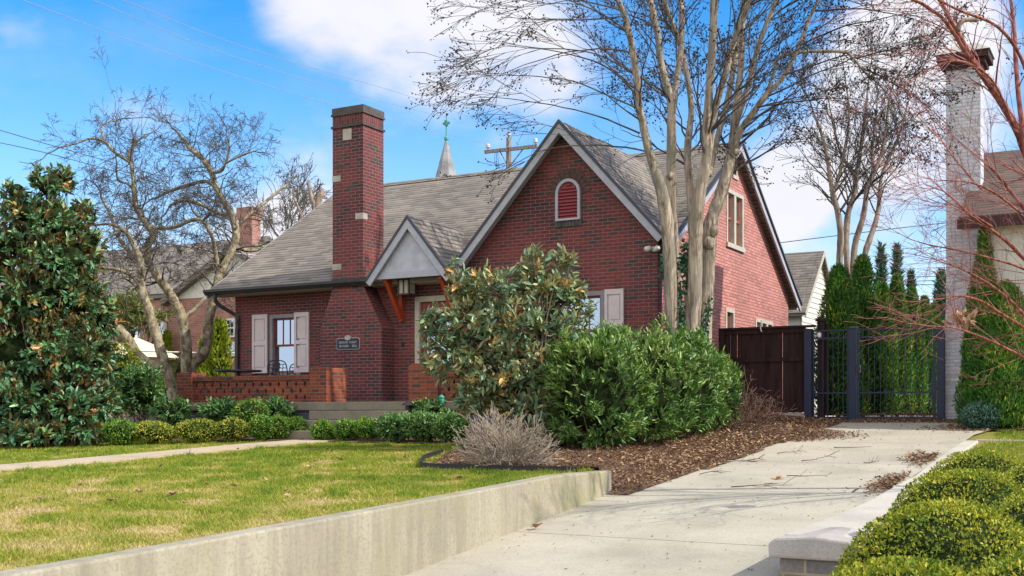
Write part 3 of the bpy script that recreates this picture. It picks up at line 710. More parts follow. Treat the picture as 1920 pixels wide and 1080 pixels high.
cuts = sorted(set(cuts + [GA - (GZ - 2.84) / GS]))
for a, b in zip(cuts[:-1], cuts[1:]):
    if b - a < 1e-6: continue
    m_ = (a + b) / 2; segs = [(-1.0, None)]
    hs_ = [h for h in fholes if h[0] - 1e-6 <= a and b <= h[1] + 1e-6]
    ta, tb = front_top(a + 1e-6), front_top(b - 1e-6)
    if hs_:
        h = hs_[0]; strip(mb, a, b, -1.0, -1.0, h[2], h[2]); strip(mb, a, b, h[3], h[3], ta, tb)
    else: strip(mb, a, b, -1.0, -1.0, ta, tb)
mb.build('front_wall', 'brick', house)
# right gable wall (x = HW)
sholes = [(4.04, 5.24, 3.75, 5.0), (4.50, 4.78, 5.36, 5.70), (3.98, 4.59, 1.0, 2.34), (6.17, 7.6, 1.5, 2.27)]
cuts = sorted(set([0.22, HD, RV] + [h[0] for h in sholes] + [h[1] for h in sholes]))
mb = MB()
def sstrip(v0, v1, a0, a1, b0, b1, x=HW, th=0.22):
    mb.hexa([(x - th, v0, a0), (x, v0, a0), (x, v1, a1), (x - th, v1, a1)], [(x - th, v0, b0), (x, v0, b0), (x, v1, b1), (x - th, v1, b1)])
zt = lambda v: zr(v) - 0.10
for a, b in zip(cuts[:-1], cuts[1:]):
    lo = -1.0
    for h in sorted([h for h in sholes if h[0] - 1e-6 <= a and b <= h[1] + 1e-6], key=lambda h: h[2]):
        sstrip(a, b, lo, lo, h[2], h[2]); lo = h[3]
    sstrip(a, b, lo, lo, zt(a), zt(b))
# corner piece of the side wall at the front
mb.build('side_wall', 'brick_sunlit', house)
mb = MB(); mb.prism([(0.0, .22, -1), (0.0, HD, -1), (0.0, HD, zt(HD)), (0.0, RV, zt(RV)), (0.0, .22, zt(.22))], (0.2, 0, 0)).build('left_wall', 'brick', house)
MB().box(0.2, HW - .22, HD - .22, HD, -1, zt(HD)).build('back_wall', 'brick', house)

# roof
def slab(mb, quad, th):    # quad seen from above counter-clockwise, thickness downwards along z
    a = [(x, y, z - th) for x, y, z in quad]; mb.hexa(a, quad)
roof = MB()
slab(roof, [(-0.42, -0.47, EZ - .015), (6.34, -0.47, EZ - .015), (6.34, RV, RZ), (-0.42, RV, RZ)], 0.10)
slab(roof, [(6.34, 0.12, zr(.12)), (HW + .17, 0.12, zr(.12)), (HW + .17, RV, RZ), (6.34, RV, RZ)], 0.10)
slab(roof, [(-0.42, RV + 1e-3, RZ), (HW + .17, RV + 1e-3, RZ), (HW + .17, 9.45, zr(9.45)), (-0.42, 9.45, zr(9.45))], 0.10)
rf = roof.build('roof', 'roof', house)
# ridge cap
MB().add([(-0.42, RV - .14, RZ - .07), (HW + .17, RV - .14, RZ - .07), (HW + .17, RV, RZ + .035), (-0.42, RV, RZ + .035), (HW + .17, RV + .14, RZ - .07), (-0.42, RV + .14, RZ - .07)],
         [(0, 1, 2, 3), (3, 2, 4, 5)]).build('ridge_cap', 'roof', rf)
# front gable roof: two slopes running back into the main roof
gx0, gx1 = GA - 2.36, GA + 2.18; gz_ap = 5.76; gsl = 1.105; gze = gz_ap - gsl * 2.36; vb = RV - (RZ - gz_ap) / SL
vE = max(-0.27, RV - (RZ - gze) / SL)
g = MB()
for sgn in (-1, 1):
    gw_ = 2.36 if sgn < 0 else 2.18; ge_ = gz_ap - gsl * gw_; ve_ = max(-.27, RV - (RZ - ge_) / SL)
    q = [(GA, -.27, gz_ap), (GA + sgn * gw_, -.27, ge_), (GA + sgn * gw_, ve_ + .12, ge_), (GA, vb + .12, gz_ap)]
    g.add([(x, y, z - .09) for x, y, z in q] + q, [(4, 5, 6, 7) if sgn < 0 else (7, 6, 5, 4), (3, 2, 1, 0) if sgn < 0 else (0, 1, 2, 3), (0, 1, 5, 4) if sgn < 0 else (4, 5, 1, 0), (1, 2, 6, 5) if sgn < 0 else (5, 6, 2, 1)])
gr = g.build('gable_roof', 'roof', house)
def rake(mb, u0, z0, u1, z1, y, w, th):   # board below the line (u0,z0)-(u1,z1) on the plane y, hanging w, th thick
    L_ = math.hypot(u1 - u0, z1 - z0); nx, nz = (z1 - z0) / L_, -(u1 - u0) / L_
    if nz > 0: nx, nz = -nx, -nz
    mb.prism([(u0, y, z0), (u1, y, z1), (u1 + nx * w, y, z1 + nz * w), (u0, y, z0 + nz * w - abs(nx) * w * abs((z1 - z0) / (u1 - u0 + 1e-9)))], (0, th, 0))
mb = MB()
for sgn, w_ in ((-1, 2.36), (1, 2.18)): rake(mb, GA, gz_ap - .035, GA + sgn * w_, gz_ap - gsl * w_ - .035, -.31, .145, .045)
mb.build('rake_board', 'trim', gr)
mb = MB()
for sgn, w_ in ((-1, 2.38), (1, 2.2)): rake(mb, GA, gz_ap + .012, GA + sgn * w_, gz_ap - gsl * w_ + .012, -.33, .05, .07)
mb.build('drip_edge', 'trim_dark', gr)
mb = MB()      # soffit under the overhang
for sgn, w_ in ((-1, 2.34), (1, 2.16)):
    ge_ = gz_ap - gsl * w_
    mb.add([(GA, -.265, gz_ap - .13), (GA + sgn * w_, -.265, ge_ - .13), (GA + sgn * w_, 0.0, ge_ - .13), (GA, 0.0, gz_ap - .13)], [(0, 1, 2, 3)])
mb.build('gable_soffit', 'trim', gr)
# main rakes on the right gable and the left one
for X, nm, t0 in ((HW + .165, 'right', .045), (-0.48, 'left', .045)):
    mb = MB()
    for sgn in (-1, 1):
        ve = (-0.47 if nm == 'left' else -.1) if sgn < 0 else 9.45
        p = [(X, RV, RZ - .02), (X, ve, zr(ve) - .02), (X, ve, zr(ve) - .20), (X, RV, RZ - .20)]
        mb.prism(p, (t0, 0, 0))
    mb.build('rake_board', 'trim', rf)
mb = MB()
for sgn in (-1, 1):
    ve = -.1 if sgn < 0 else 9.47
    mb.prism([(HW + .175, RV, RZ + .025), (HW + .175, ve, zr(ve) + .025), (HW + .175, ve, zr(ve) - .03), (HW + .175, RV, RZ - .03)], (.075, 0, 0))
mb.build('drip_edge', 'trim_dark', rf)
# eave soffit, gutter, downspout
MB().box(-0.40, 6.3, -0.44, -0.002, 2.735, 2.755).build('soffit', 'soffit', house)
mb = MB(); prof = [(-.475, 2.745), (-.535, 2.745), (-.575, 2.80), (-.60, 2.815), (-.60, 2.87), (-.475, 2.87)]
mb.prism([(-0.45, y, z) for y, z in prof], (4.86, 0, 0)); gut = mb.build('gutter', 'gutter', house)
mb = MB(); S = spline([(-0.12, -.53, 2.76), (-0.12, -.53, 2.62), (-0.08, -.42, 2.50), (0.05, -.12, 2.33), (0.10, -.055, 2.22), (0.10, -.05, 1.9), (0.10, -.05, 1.0), (0.10, -.05, 0.24)], 6)
for p, q in zip(S[:-1], S[1:]): mb.bar(p, q + (q - p) * .05, .085, .07)
mb.build('downspout', 'gutter', house)
mb = MB(); mb.prism([(HW + .1, y, z) for y, z in ((9.45, 2.72), (9.62, 2.72), (9.62, 2.86), (9.45, 2.86))], (-11, 0, 0)); mb.build('gutter', 'trim', house)

# chimney: flared base, stack, corbelled head
ch = MB()
x0, x1, y0, y1 = 3.22, 4.04, -0.45, 0.30
ch.box(2.88, 4.53, y0, 0.0, -0.6, 1.84)
ch.hexa([(2.88, y0, 1.84), (4.53, y0, 1.84), (4.53, 0, 1.84), (2.88, 0, 1.84)], [(x0, y0, 2.72), (4.06, y0, 2.72), (4.06, 0, 2.72), (x0, 0, 2.72)])
ch.box(x0, x1, y0, y1, 2.72, 6.20)
chim = ch.build('chimney', 'brick', house)
mb = MB().box(x0 - .03, x1 + .03, y0 - .03, y1 + .03, 6.20, 6.245).box(x0 - .03, x1 + .03, y0 - .03, y1 + .03, 6.465, 6.505).box(x0 - .012, x1 + .012, y0 - .012, y1 + .012, 6.505, 6.64)
mb.build('corbel', 'cap', chim)
MB().box(x0, x1, y0, y1, 6.245, 6.465).build('soldier_course', 'soldier', chim)
for a in ((3.50, 3.735, y0 - .006, y0 + .05, 5.92, 6.16), (x0 - .006, x0 + .22, y0 - .006, y0 + .1, 5.04, 5.17), (x1 - .20, x1 + .006, y0 - .006, y0 + .15, 4.18, 4.31), (x0 - .006, x0 + .24, y0 - .006, y0 + .12, 3.12, 3.25)): MB().box(*a).build('limestone_block', 'lime', chim)
for a in ((3.32, 3.56, y0 - .004, y0 + .05, 5.58, 5.625), (3.28, 3.56, y0 - .004, y0 + .05, 5.33, 5.385), (3.6, 3.85, y0 - .004, y0 + .05, 4.87, 4.92)): MB().box(*a).build('burnt_brick', 'cap', chim)
MB().prism([(x0 - .02, -.47, 2.885), (4.35, -.47, 2.885), (4.35, -.47, 2.97), (4.12, -.47, 2.93), (x0 - .02, -.47, 2.915)], (0, .03, 0)).build('flashing', 'gutter', chim)

# little gabled hood over the door
HF, HA, HZ, HS, HWd = -0.75, 5.45, 4.07, 1.205, 1.06
hood = MB(); hze = HZ - HS * HWd; hvb = RV - (RZ - HZ) / SL
hve = RV - (RZ - hze) / SL
for sgn in (-1, 1):
    q = [(HA, HF - .06, HZ), (HA + sgn * HWd, HF - .06, hze), (HA + sgn * HWd, -0.02, hze), (HA, hvb + .12, HZ)]
    hood.add([(x, y, z - .07) for x, y, z in q] + q, [(4, 5, 6, 7) if sgn < 0 else (7, 6, 5, 4), (3, 2, 1, 0) if sgn < 0 else (0, 1, 2, 3), (0, 1, 5, 4) if sgn < 0 else (4, 5, 1, 0), (1, 2, 6, 5) if sgn < 0 else (5, 6, 2, 1)])
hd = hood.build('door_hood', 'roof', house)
mb = MB()
for sgn in (-1, 1): rake(mb, HA, HZ - .03, HA + sgn * HWd, hze - .03, HF - .10, .15, .045)
mb.build('rake_board', 'trim', hd)
mb = MB()
for sgn in (-1, 1): rake(mb, HA, HZ + .012, HA + sgn * (HWd + .02), hze - .012, HF - .12, .045, .07)
mb.build('drip_edge', 'trim_dark', hd)
MB().prism([(4.66, HF + .01, 2.93), (6.24, HF + .01, 2.93), (HA, HF + .01, 3.87)], (0, .04, 0)).build('gable_panel', 'stucco', hd)
MB().box(4.62, 6.27, HF - .02, HF + .05, 2.805, 2.94).build('fascia', 'trim', hd)
for a in ((4.64, 4.72, HF + .055, -0.01, 2.79, 2.93), (6.18, 6.26, HF + .055, -0.01, 2.79, 2.93), (4.42, 4.60, HF, -.01, 2.79, 2.83)): MB().box(*a).build('side_fascia', 'trim', hd)
MB().box(4.725, 6.175, HF + .055, -0.01, 2.84, 2.86).build('hood_ceiling', 'soffit', hd)
for u in (4.76, 6.12):
    mb = MB().box(u - .045, u + .045, -.095, -.004, 1.98, 2.83)
    mb.bar((u, -.06, 2.03), (u, -.60, 2.80), .085, .10); mb.box(u - .04, u + .04, -.66, -.1, 2.745, 2.835)
    mb.build('bracket', 'bracket', hd)

# front door
dr = MB().box(5.21, 6.09, .06, .11, 0.24, 2.36)
door = MB().box(5.21, 5.33, .05, .10, .24, 2.36).box(5.97, 6.09, .05, .10, .24, 2.36).box(5.33, 5.97, .05, .10, .24, .50).box(5.33, 5.97, .05, .10, 2.24, 2.36).box(5.33, 5.97, .055, .095, 1.14, 1.22).build('door', 'door_red', house, bevel=.006)
MB().box(5.33, 5.97, .07, .08, .50, 1.14).box(5.33, 5.97, .07, .08, 1.22, 2.24).build('glass_pane', 'glass', door)
mb = MB().box(5.25, 5.28, .0, .05, 1.16, 1.34); mb.bar((5.265, .0, 1.27), (5.37, .0, 1.27), .02); mb.build('handle', 'bronze', door)
fr = MB().box(5.08, 5.20, -.02, .12, .2, 2.49).box(6.10, 6.22, -.02, .12, .2, 2.49).box(5.20, 6.10, -.02, .12, 2.37, 2.49).build('door_frame', 'cream_frame', house, bevel=.006)
MB().box(5.16, 6.14, .12, .2, .2, 2.42).build('dark_door_backing', 'dark', fr)  # near-black sheet standing in for the darkness inside the door

def shutter(x0, x1, z0, z1, y=-.045):
    m1 = z0 + (z1 - z0) * .50; s = .06; mb = MB()
    mb.box(x0, x0 + s, y, -.004, z0, z1).box(x1 - s, x1, y, -.004, z0, z1)
    for a, b in ((z0, z0 + .10), (m1 - .04, m1 + .05), (z1 - .10, z1)): mb.box(x0 + s, x1 - s, y, -.004, a, b)
    mb.box(x0 + s, x1 - s, y + .026, -.004, z0 + .1, m1 - .04).box(x0 + s, x1 - s, y + .026, -.004, m1 + .05, z1 - .1)
    for a, b in ((z0 + .14, m1 - .08), (m1 + .09, z1 - .14)): mb.box(x0 + s + .03, x1 - s - .03, y + .012, y + .03, a, b)
    mb.build('shutter', 'shutter', house)
shutter(.55, 1.0, .93, 2.29); shutter(1.80, 2.22, .93, 2.29)
shutter(9.53, 9.93, 1.05, 2.41)

def sash_window(x0, x1, z0, z1, upper, frame='grey_frame', y=0.0):
    w = MB(); f = .085
    w.box(x0, x0 + f, y - .02, y + .14, z0, z1).box(x1 - f, x1, y - .02, y + .14, z0, z1).box(x0 + f, x1 - f, y - .02, y + .14, z1 - f, z1).box(x0 - .03, x1 + .03, y - .05, y + .14, z0 - .05, z0 + .03)
    win = w.build('window', frame, house)
    a, b, c, d = x0 + f, x1 - f, z0 + .03, z1 - f; m_ = (c + d) / 2; s = .045
    sa = MB()
    for (lo, hi, yy) in ((m_ - .02, d, .05), (c, m_ + .03, .085)):
        sa.box(a, a + s, y + yy, y + yy + .035, lo, hi).box(b - s, b, y + yy, y + yy + .035, lo, hi).box(a + s, b - s, y + yy, y + yy + .035, lo, lo + s).box(a + s, b - s, y + yy, y + yy + .035, hi - s, hi)
    n = upper
    for i in range(1, n):
        xx = a + s + (b - a - 2 * s) * i / n; sa.box(xx - .011, xx + .011, y + .055, y + .08, m_ + .025, d - s)
    so = sa.build('sash', 'red_sash', win)
    MB().box(a + s, b - s, y + .068, y + .074, m_ + .02, d - s).box(a + s, b - s, y + .10, y + .106, c + s, m_ - .01).build('pane', 'glass', win)
    MB().box(x0 + .01, x1 - .01, y + .16, y + .2, z0, z1).build('dark_backing', 'dark', win)  # near-black sheet behind the panes stands in for the unlit room
sash_window(1.06, 1.94, .90, 2.27, 3); sash_window(8.32, 9.52, .90, 2.39, 4)

# arched louvre in the front gable
VX, VW = 8.74, .215
def arch(cx, hw, z0, zs_, n=14): return [(cx - hw, z0), (cx + hw, z0)] + [(cx + hw * cos(a), zs_ + hw * 1.05 * sin(a)) for a in np.linspace(0, pi, n)]
mb = MB(); out = arch(VX, VW + .055, 3.82, 4.36); inn = arch(VX, VW, 3.86, 4.36)
n_ = len(out)
V = [(x, -.07, z) for x, z in out] + [(x, -.07, z) for x, z in inn] + [(x, .01, z) for x, z in inn] + [(x, .0, z) for x, z in out]
F = []
for i in range(n_):
    j = (i + 1) % n_; F += [(i, j, n_ + j, n_ + i), (n_ + i, n_ + j, 2 * n_ + j, 2 * n_ + i), (j, i, 3 * n_ + i, 3 * n_ + j)]
MBv = MB().prism([(x, -.004, z) for x, z in inn], (0, -.003, 0))
vent = MB().add(V, F).build('arched_vent', 'trim', house)
mb = MB()
for k in range(11):
    z = 3.885 + k * .066; hw = VW - .006 if z < 4.36 else math.sqrt(max(0, VW ** 2 - ((z + .03 - 4.36) / 1.05) ** 2)) - .004
    if hw > .03: mb.hexa([(VX - hw, -.060, z - .030), (VX + hw, -.060, z - .030), (VX + hw, -.050, z - .034), (VX - hw, -.050, z - .034)], [(VX - hw, -.014, z + .022), (VX + hw, -.014, z + .022), (VX + hw, -.004, z + .018), (VX - hw, -.004, z + .018)])
mb.build('louvre', 'vent_red', vent); MBv.build('vent_backing', 'vent_red', vent)
mb = MB()
for k, a in enumerate(np.linspace(0.08, pi - .08, 13)):
    c, s = cos(a), sin(a); p0 = (VX + (VW + .075) * c, 4.36 + (VW + .075) * 1.05 * s); p1 = (VX + (VW + .26) * c, 4.36 + (VW + .26) * 1.05 * s)
    tx, tz = -s * .031, c * .031
    mb.prism([(p0[0] - tx, -.008, p0[1] - tz), (p0[0] + tx, -.008, p0[1] + tz), (p1[0] + tx * 1.3, -.008, p1[1] + tz * 1.3), (p1[0] - tx * 1.3, -.008, p1[1] - tz * 1.3)], (0, .03, 0))
mb.build('arch_bricks', plain('arch_brick_dark', (0.085, 0.055, 0.045), 0.85, var=0.35, scale=14), vent)
mb = MB()
for k in range(8): mb.box(VX - .30 + k * .075, VX - .30 + k * .075 + .066, -.03, .02, 3.70, 3.815)
mb.build('sill', M['arch_brick_dark'] if 'arch_brick_dark' in M else 'cap', vent)
# windows of the right gable
def side_window(v0, v1, z0, z1, mull=1, depth=.10):
    x = HW; f = .09; w = MB()
    w.box(x - .16, x + .015, v0, v0 + f, z0, z1).box(x - .16, x + .015, v1 - f, v1, z0, z1).box(x - .16, x + .015, v0 + f, v1 - f, z1 - f, z1).box(x - .16, x + .05, v0 - .03, v1 + .03, z0 - .09, z0 + .01)
    for i in range(1, mull):
        vv = v0 + (v1 - v0) * i / mull; w.box(x - .16, x + .012, vv - .07, vv + .07, z0 + .01, z1 - f)
    win = w.build('window', 'cream_frame', house); sa = MB(); panes = []
    for i in range(mull):
        a = v0 + (v1 - v0) * i / mull + (f if i == 0 else .07); b = v0 + (v1 - v0) * (i + 1) / mull - (f if i == mull - 1 else .07); c, d = z0 + .01, z1 - f; m_ = (c + d) / 2; s = .05
        for lo, hi, xx in ((m_, d, x - .09), (c, m_ + .03, x - .12)):
            sa.box(xx, xx + .03, a, a + s, lo, hi).box(xx, xx + .03, b - s, b, lo, hi).box(xx, xx + .03, a + s, b - s, lo, lo + s).box(xx, xx + .03, a + s, b - s, hi - s, hi)
        panes += [MB().box(x - .08, x - .075, a + s, b - s, m_ + s, d - s), MB().box(x - .108, x - .102, a + s, b - s, c + s, m_ - .01)]
        sa.box(x - .088, x - .065, (a + b) / 2 - .012, (a + b) / 2 + .012, m_ + s, d - s)
    sa.build('sash', plain('sash_orange', (0.36, 0.10, 0.055), 0.5), win)
    for q_ in panes: q_.build('pane', 'glass_dim', win)
    MB().box(x - .21, x - .17, v0 + .01, v1 - .01, z0, z1).build('dark_backing', 'dark', win)  # darkness of the room put in as a near-black sheet behind the glass
side_window(4.04, 5.24, 3.78, 5.0, 2); side_window(3.98, 4.59, 1.0, 2.34, 1); side_window(6.17, 7.6, 1.5, 2.27, 3)
mb = MB().box(HW - .15, HW - .02, 4.50, 4.78, 5.36, 5.70); sv = mb.build('slit_vent', 'dark', house)
mb = MB().box(HW - .02, HW + .03, 4.46, 4.82, 5.28, 5.36).box(HW - .01, HW + .022, 4.44, 4.84, 5.70, 5.80).box(HW - .03, HW + .012, 4.72, 4.80, 5.36, 5.70)
mb.build('sill', 'cream_frame', sv)
MB().box(4.745, 4.80, -.03, -.002, 1.43, 1.54).build('doorbell', 'black', house, bevel=.006)

# lantern under the hood, plaque on the chimney, camera on the corner
t = thing('porch_lantern', (5.15, -.35, 2.5), 'square bronze lantern with frosted panes hanging under the door hood', 'lantern')
a, b, c, d = 4.98, 5.24, -.48, -.22
mb = MB()
for x in (a, b):
    for y in (c, d): mb.box(x - .016, x + .016, y - .016, y + .016, 2.50, 2.83)
for z in (2.49, 2.80): mb.box(a - .02, b + .02, c - .02, d + .02, z, z + .03)
mb.box((a + b) / 2 - .012, (a + b) / 2 + .012, c - .014, c + .0, 2.52, 2.80); mb.build('lantern_frame', 'bronze', t)
MB().box(a + .01, b - .01, c + .006, d - .006, 2.52, 2.80).build('lantern_glass', 'frost', t)

t = thing('wall_plaque', (3.65, -.47, 1.5), 'dark blue house plaque with pale border and two lines of raised letters on the chimney', 'plaque')
y = -.452
oc = lambda x0, x1, z0, z1, r: [(x0 + r, z0), (x1 - r, z0), (x1, z0 + r), (x1, z1 - r), (x1 - r, z1), (x0 + r, z1), (x0, z1 - r), (x0, z0 + r)]
MB().prism([(x, y, z) for x, z in oc(3.345, 3.965, 1.375, 1.635, .035)], (0, -.02, 0)).build('border', 'pewter', t)
MB().prism([(x, y - .021, z) for x, z in oc(3.36, 3.95, 1.39, 1.62, .03)], (0, -.008, 0)).build('plate', 'plaque', t)
MB().prism([(3.655 + .085 * cos(q), y, 1.632 + .055 * sin(q)) for q in np.linspace(0, 2 * pi, 14)[:-1]], (0, -.04, 0)).build('crest', 'pewter', t)
rr = random.Random(3)
for z, runs in ((1.535, ((3.42, 7), (3.70, 6))), (1.455, ((3.43, 8), (3.775, 4)))):
    for xs, k in runs:
        mb = MB()
        for i in range(k):
            x = xs + i * .034; mb.box(x, x + .007, y - .034, y - .029, z - .024, z + .024)
            if rr.random() < .8: mb.box(x + .007, x + .022, y - .034, y - .029, z + .016, z + .024)
            if rr.random() < .6: mb.box(x + .007, x + .020, y - .034, y - .029, z - .005, z + .003)
            if rr.random() < .6: mb.box(x + .007, x + .022, y - .034, y - .029, z - .024, z - .016)
            if rr.random() < .5: mb.box(x + .020, x + .026, y - .034, y - .029, z - .024, z + .024)
        mb.box(xs, xs + (k - 1) * .034 + .02, y - .0305, y - .029, z - .003, z + .001); mb.build('lettering', 'pewter', t)

t = thing('security_camera', (10.57, -.02, 3.12), 'small white twin-head floodlight camera on the front wall near the corner', 'camera')
mb = MB().box(10.53, 10.61, -.05, -.002, 3.08, 3.17); mb.build('mount', 'white', t)
for dx in (-.07, .08):
    m2 = MB(); m2.tube([(10.57 + dx * .5, -.05, 3.13), (10.57 + dx, -.09, 3.14), (10.57 + dx * 1.5, -.19, 3.11)], [.02, .05, .055], 10); m2.build('lamp_head', 'white', t, smooth=True)

# ------------------------------------------------------------------ porch
def brick_rail(t, u0, u1, y0=-2.0, y1=-1.88):
    mb = MB().box(u0, u1, y0, y1, .232, .285); z = .285; r = 0
    while z < .66:
        x = u0 + (.06 if r % 2 == 0 else .175)
        prev = u0
        while x < u1 - .1:
            mb.box(prev, x, y0, y1, z, z + .085); prev = x + .055; x += .23
        mb.box(prev, u1, y0, y1, z, z + .085)
        mb.box(u0, u1, y0, y1, z + .085, z + .138); z += .138; r += 1
    mb.build('pierced_panel', 'porch_brick', t)
    mb = MB(); x = u0
    k = 0
    while x < u1 - .01:
        mb.box(x + .003, min(x + .068, u1), y0 - .03, y1 + .03, z, .79); x += .071; k += 1
    mb.build('coping', 'porch_brick', t)
    MB().box(u0, u1, y1 + .18, y1 + .20, .24, .70).build('inner_screen', 'dark', t) if False else None
t = thing('porch_wall', (2.4, -1.9, .23), 'pierced red brick porch wall between two brick piers left of the steps', 'wall')
MB().box(.20, .64, -2.06, -1.62, .232, .885).build('pier', 'porch_brick', t, bevel=.006); MB().box(3.90, 4.32, -2.07, -1.40, .232, .925).build('pier', 'porch_brick', t, bevel=.006)
MB().box(.235, .36, -1.62, 0, .232, .79).build('side_panel', 'porch_brick', t)
brick_rail(t, .64, 3.90)
t = thing('porch_wall', (7.3, -1.9, .23), 'brick porch pier and pierced wall right of the steps behind the magnolia shrub', 'wall')
MB().box(6.32, 6.99, -2.07, -1.40, .232, .96).build('pier', 'porch_brick', t, bevel=.006)
brick_rail(t, 6.99, 8.6)
MB().box(8.6, 8.73, -2.0, 0, .232, .79).build('side_panel', 'porch_brick', t)
t = thing('porch_terrace', (4.4, -1.0, -.4), 'concrete slab porch floor on a blue grey block base with tan steps', 'porch')
MB().box(.12, 8.8, -2.12, -.003, .06, .23).build('floor_slab', 'step', t, bevel=.012)
MB().box(.2, 8.7, -2.02, -.003, -.9, .058).build('block_base', 'bluestone', t)
for k, (a, b, y0, z0, z1) in enumerate(((4.18, 6.5, -2.44, -.13, .052), (4.12, 6.55, -2.78, -.33, -.135), (4.05, 6.6, -3.1, -.62, -.335))):
    MB().box(a, b, y0, -2.03 if k == 0 else -2.03, z0 if k < 2 else -.7, z1).build('step', 'step', t, bevel=.012)
MB().box(3.70, 4.04, -2.75, -2.03, -.7, -.21).build('cheek_wall', 'bluestone', t); 
MB().box(3.86, 4.035, -3.32, -2.76, -.7, -.37).build('cheek_block', 'step', t, bevel=.015)

# patio set behind the wall
t = thing('patio_table', (.95, -.95, .23), 'round black metal patio table at the left end of the porch', 'table')
MB().lathe((.95, -.95, .23), [(.50, .70), (.53, .705), (.53, .735), (.50, .74)], 28).build('table_top', 'black', t)
MB().lathe((.95, -.95, .23), [(.24, 0), (.22, .03), (.03, .06), (.03, .70)], 16).build('pedestal', 'black', t)
def chair(cx, cy, ang, label):
    t = thing('patio_chair', (cx, cy, .23), label, 'chair', 'wrought iron chairs on the porch')
    R_ = lambda x, y, z: (cx + x * cos(ang) - y * sin(ang), cy + x * sin(ang) + y * cos(ang), .23 + z)
    for sx in (-1, 1):
        for sy in (-1, 1):
            MB().tube([R_(.22 * sx, .20 * sy, 0), R_(.20 * sx, .20 * sy, .42)], .011, 6).build('leg', 'black', t)
    mb = MB()
    for i in range(7): mb.tube([R_(-.21 + .07 * i, -.21, .43), R_(-.21 + .07 * i, .21, .43)], .008, 5)
    for q in (-.21, .21): mb.tube([R_(-.22, q, .43), R_(.22, q, .43)], .012, 6)
    mb.build('seat', 'black', t)
    mb = MB(); fr_ = spline([R_(-.21, .21, .43), R_(-.22, .27, .70), R_(-.18, .31, .88), R_(0, .33, .93), R_(.18, .31, .88), R_(.22, .27, .70), R_(.21, .21, .43)], 5); mb.tube(fr_, .012, 6)
    for z, yy in ((.76, .285), (.84, .30)): mb.tube([R_(-.20, yy, z), R_(.20, yy, z)], .008, 5)
    for i in range(5): mb.tube(spline([R_(-.15 + .075 * i, .29, .76), R_(-.13 + .075 * i, .30, .80), R_(-.15 + .075 * i, .305, .84)], 4), .007, 5)
    for i in range(4): mb.tube([R_(-.12 + .08 * i, .215, .44), R_(-.12 + .08 * i, .285, .76)], .007, 5)
    mb.build('backrest', 'black', t)
    for sx in (-1, 1): m3 = MB(); m3.tube(spline([R_(.21 * sx, .25, .62), R_(.25 * sx, .0, .66), R_(.24 * sx, -.2, .62), R_(.21 * sx, -.2, .43)], 5), .011, 6); m3.build('armrest', 'black', t)
chair(2.05, -.75, radians(200), 'black wrought iron chair in front of the porch window')
chair(1.35, -.55, radians(-30), 'black wrought iron chair tucked behind the round patio table')

# ------------------------------------------------------------------ wooden fence and black gate
FV = 3.6
t = thing('wooden_fence', (11.6, FV, 0), 'dark brown vertical board fence panel between the house wall and the gate', 'fence')
mb = MB(); x = 10.72; rr = random.Random(11)
while x < 12.46:
    w = .137; g_ = rr.choice([.003, .004, .010, .012, .003]); mb.box(x, min(x + w, 12.48), FV, FV + .022, .02 + rr.uniform(0, .015), 1.80); x += w + g_
mb.build('boards', 'fence', t)
MB().box(10.64, 10.75, FV - .07, FV + .03, -.2, 1.82).build('post', 'fence', t)
for a in ((10.66, 12.50, FV - .045, FV - .002, 1.70, 1.80), (10.75, 12.48, FV - .04, FV - .002, 1.10, 1.19), (10.75, 12.48, FV - .03, FV - .002, .02, .10)): MB().box(*a).build('rail', 'fence', t)
MB().box(10.63, 12.70, FV - .09, FV + .06, 1.802, 1.845).build('cap_board', 'fence', t)
p = MB().box(12.72, 12.86, FV + .05, FV + .19, -.25, 1.93).build('post', 'fence', t, bevel=.006)
MB().box(12.69, 12.89, FV + .02, FV + .22, 1.93, 1.97).hexa([(12.71, FV + .04, 1.97), (12.87, FV + .04, 1.97), (12.87, FV + .2, 1.97), (12.71, FV + .2, 1.97)], [(12.765, FV + .10, 2.02), (12.815, FV + .10, 2.02), (12.815, FV + .14, 2.02), (12.765, FV + .14, 2.02)]).build('post_cap', 'fence', p)
MB().box(12.87, 12.93, FV + .15, FV + .19, .0, 1.88).build('return_panel', 'fence', t)
MB().box(11.0, 12.45, FV - .02, FV + .08, -.12, .0).build('concrete_footing', 'curb', t)

t = thing('metal_gate', (14.0, FV - .05, -.17), 'tall black metal driveway gate of thin vertical bars with blue-black posts', 'gate')
gy = FV - .06
for a, b, top in ((12.49, 12.645, 1.74), (13.40, 13.545, 1.745), (15.125, 15.26, 1.72)):
    q = MB().box(a, b, gy - .06, gy + .08, -.3, top).build('post', 'gate', t, bevel=.006)
    MB().box(a - .008, b + .008, gy - .068, gy + .088, top, top + .022).build('post_cap', 'gate', q)
def leaf(a, b, frame, nbar):
    mb = MB(); f = .028 if not frame else .045
    for z in (1.715, 1.555, .42, -.085): mb.box(a, b, gy - .014, gy + .014, z - .015, z + .015)
    mb.box(a, a + f, gy - .02, gy + .02, -.11, 1.735).box(b - f, b, gy - .02, gy + .02, -.11, 1.735)
    lf = mb.build('gate_leaf', 'gate', t)
    bars = MB()
    for i in range(1, nbar):
        x = a + (b - a) * i / nbar; bars.box(x - .0055, x + .0055, gy - .0055, gy + .0055, -.085, 1.70)
    bars.build('bars', 'gate', lf); return lf
leaf(12.66, 13.39, False, 7); lf = leaf(13.56, 15.09, True, 13)
mb = MB().box(13.55, 13.63, gy - .04, gy + .04, .83, .98); mb.bar((13.6, gy - .06, .90), (13.76, gy - .06, .905), .022); mb.build('latch', 'black', lf)
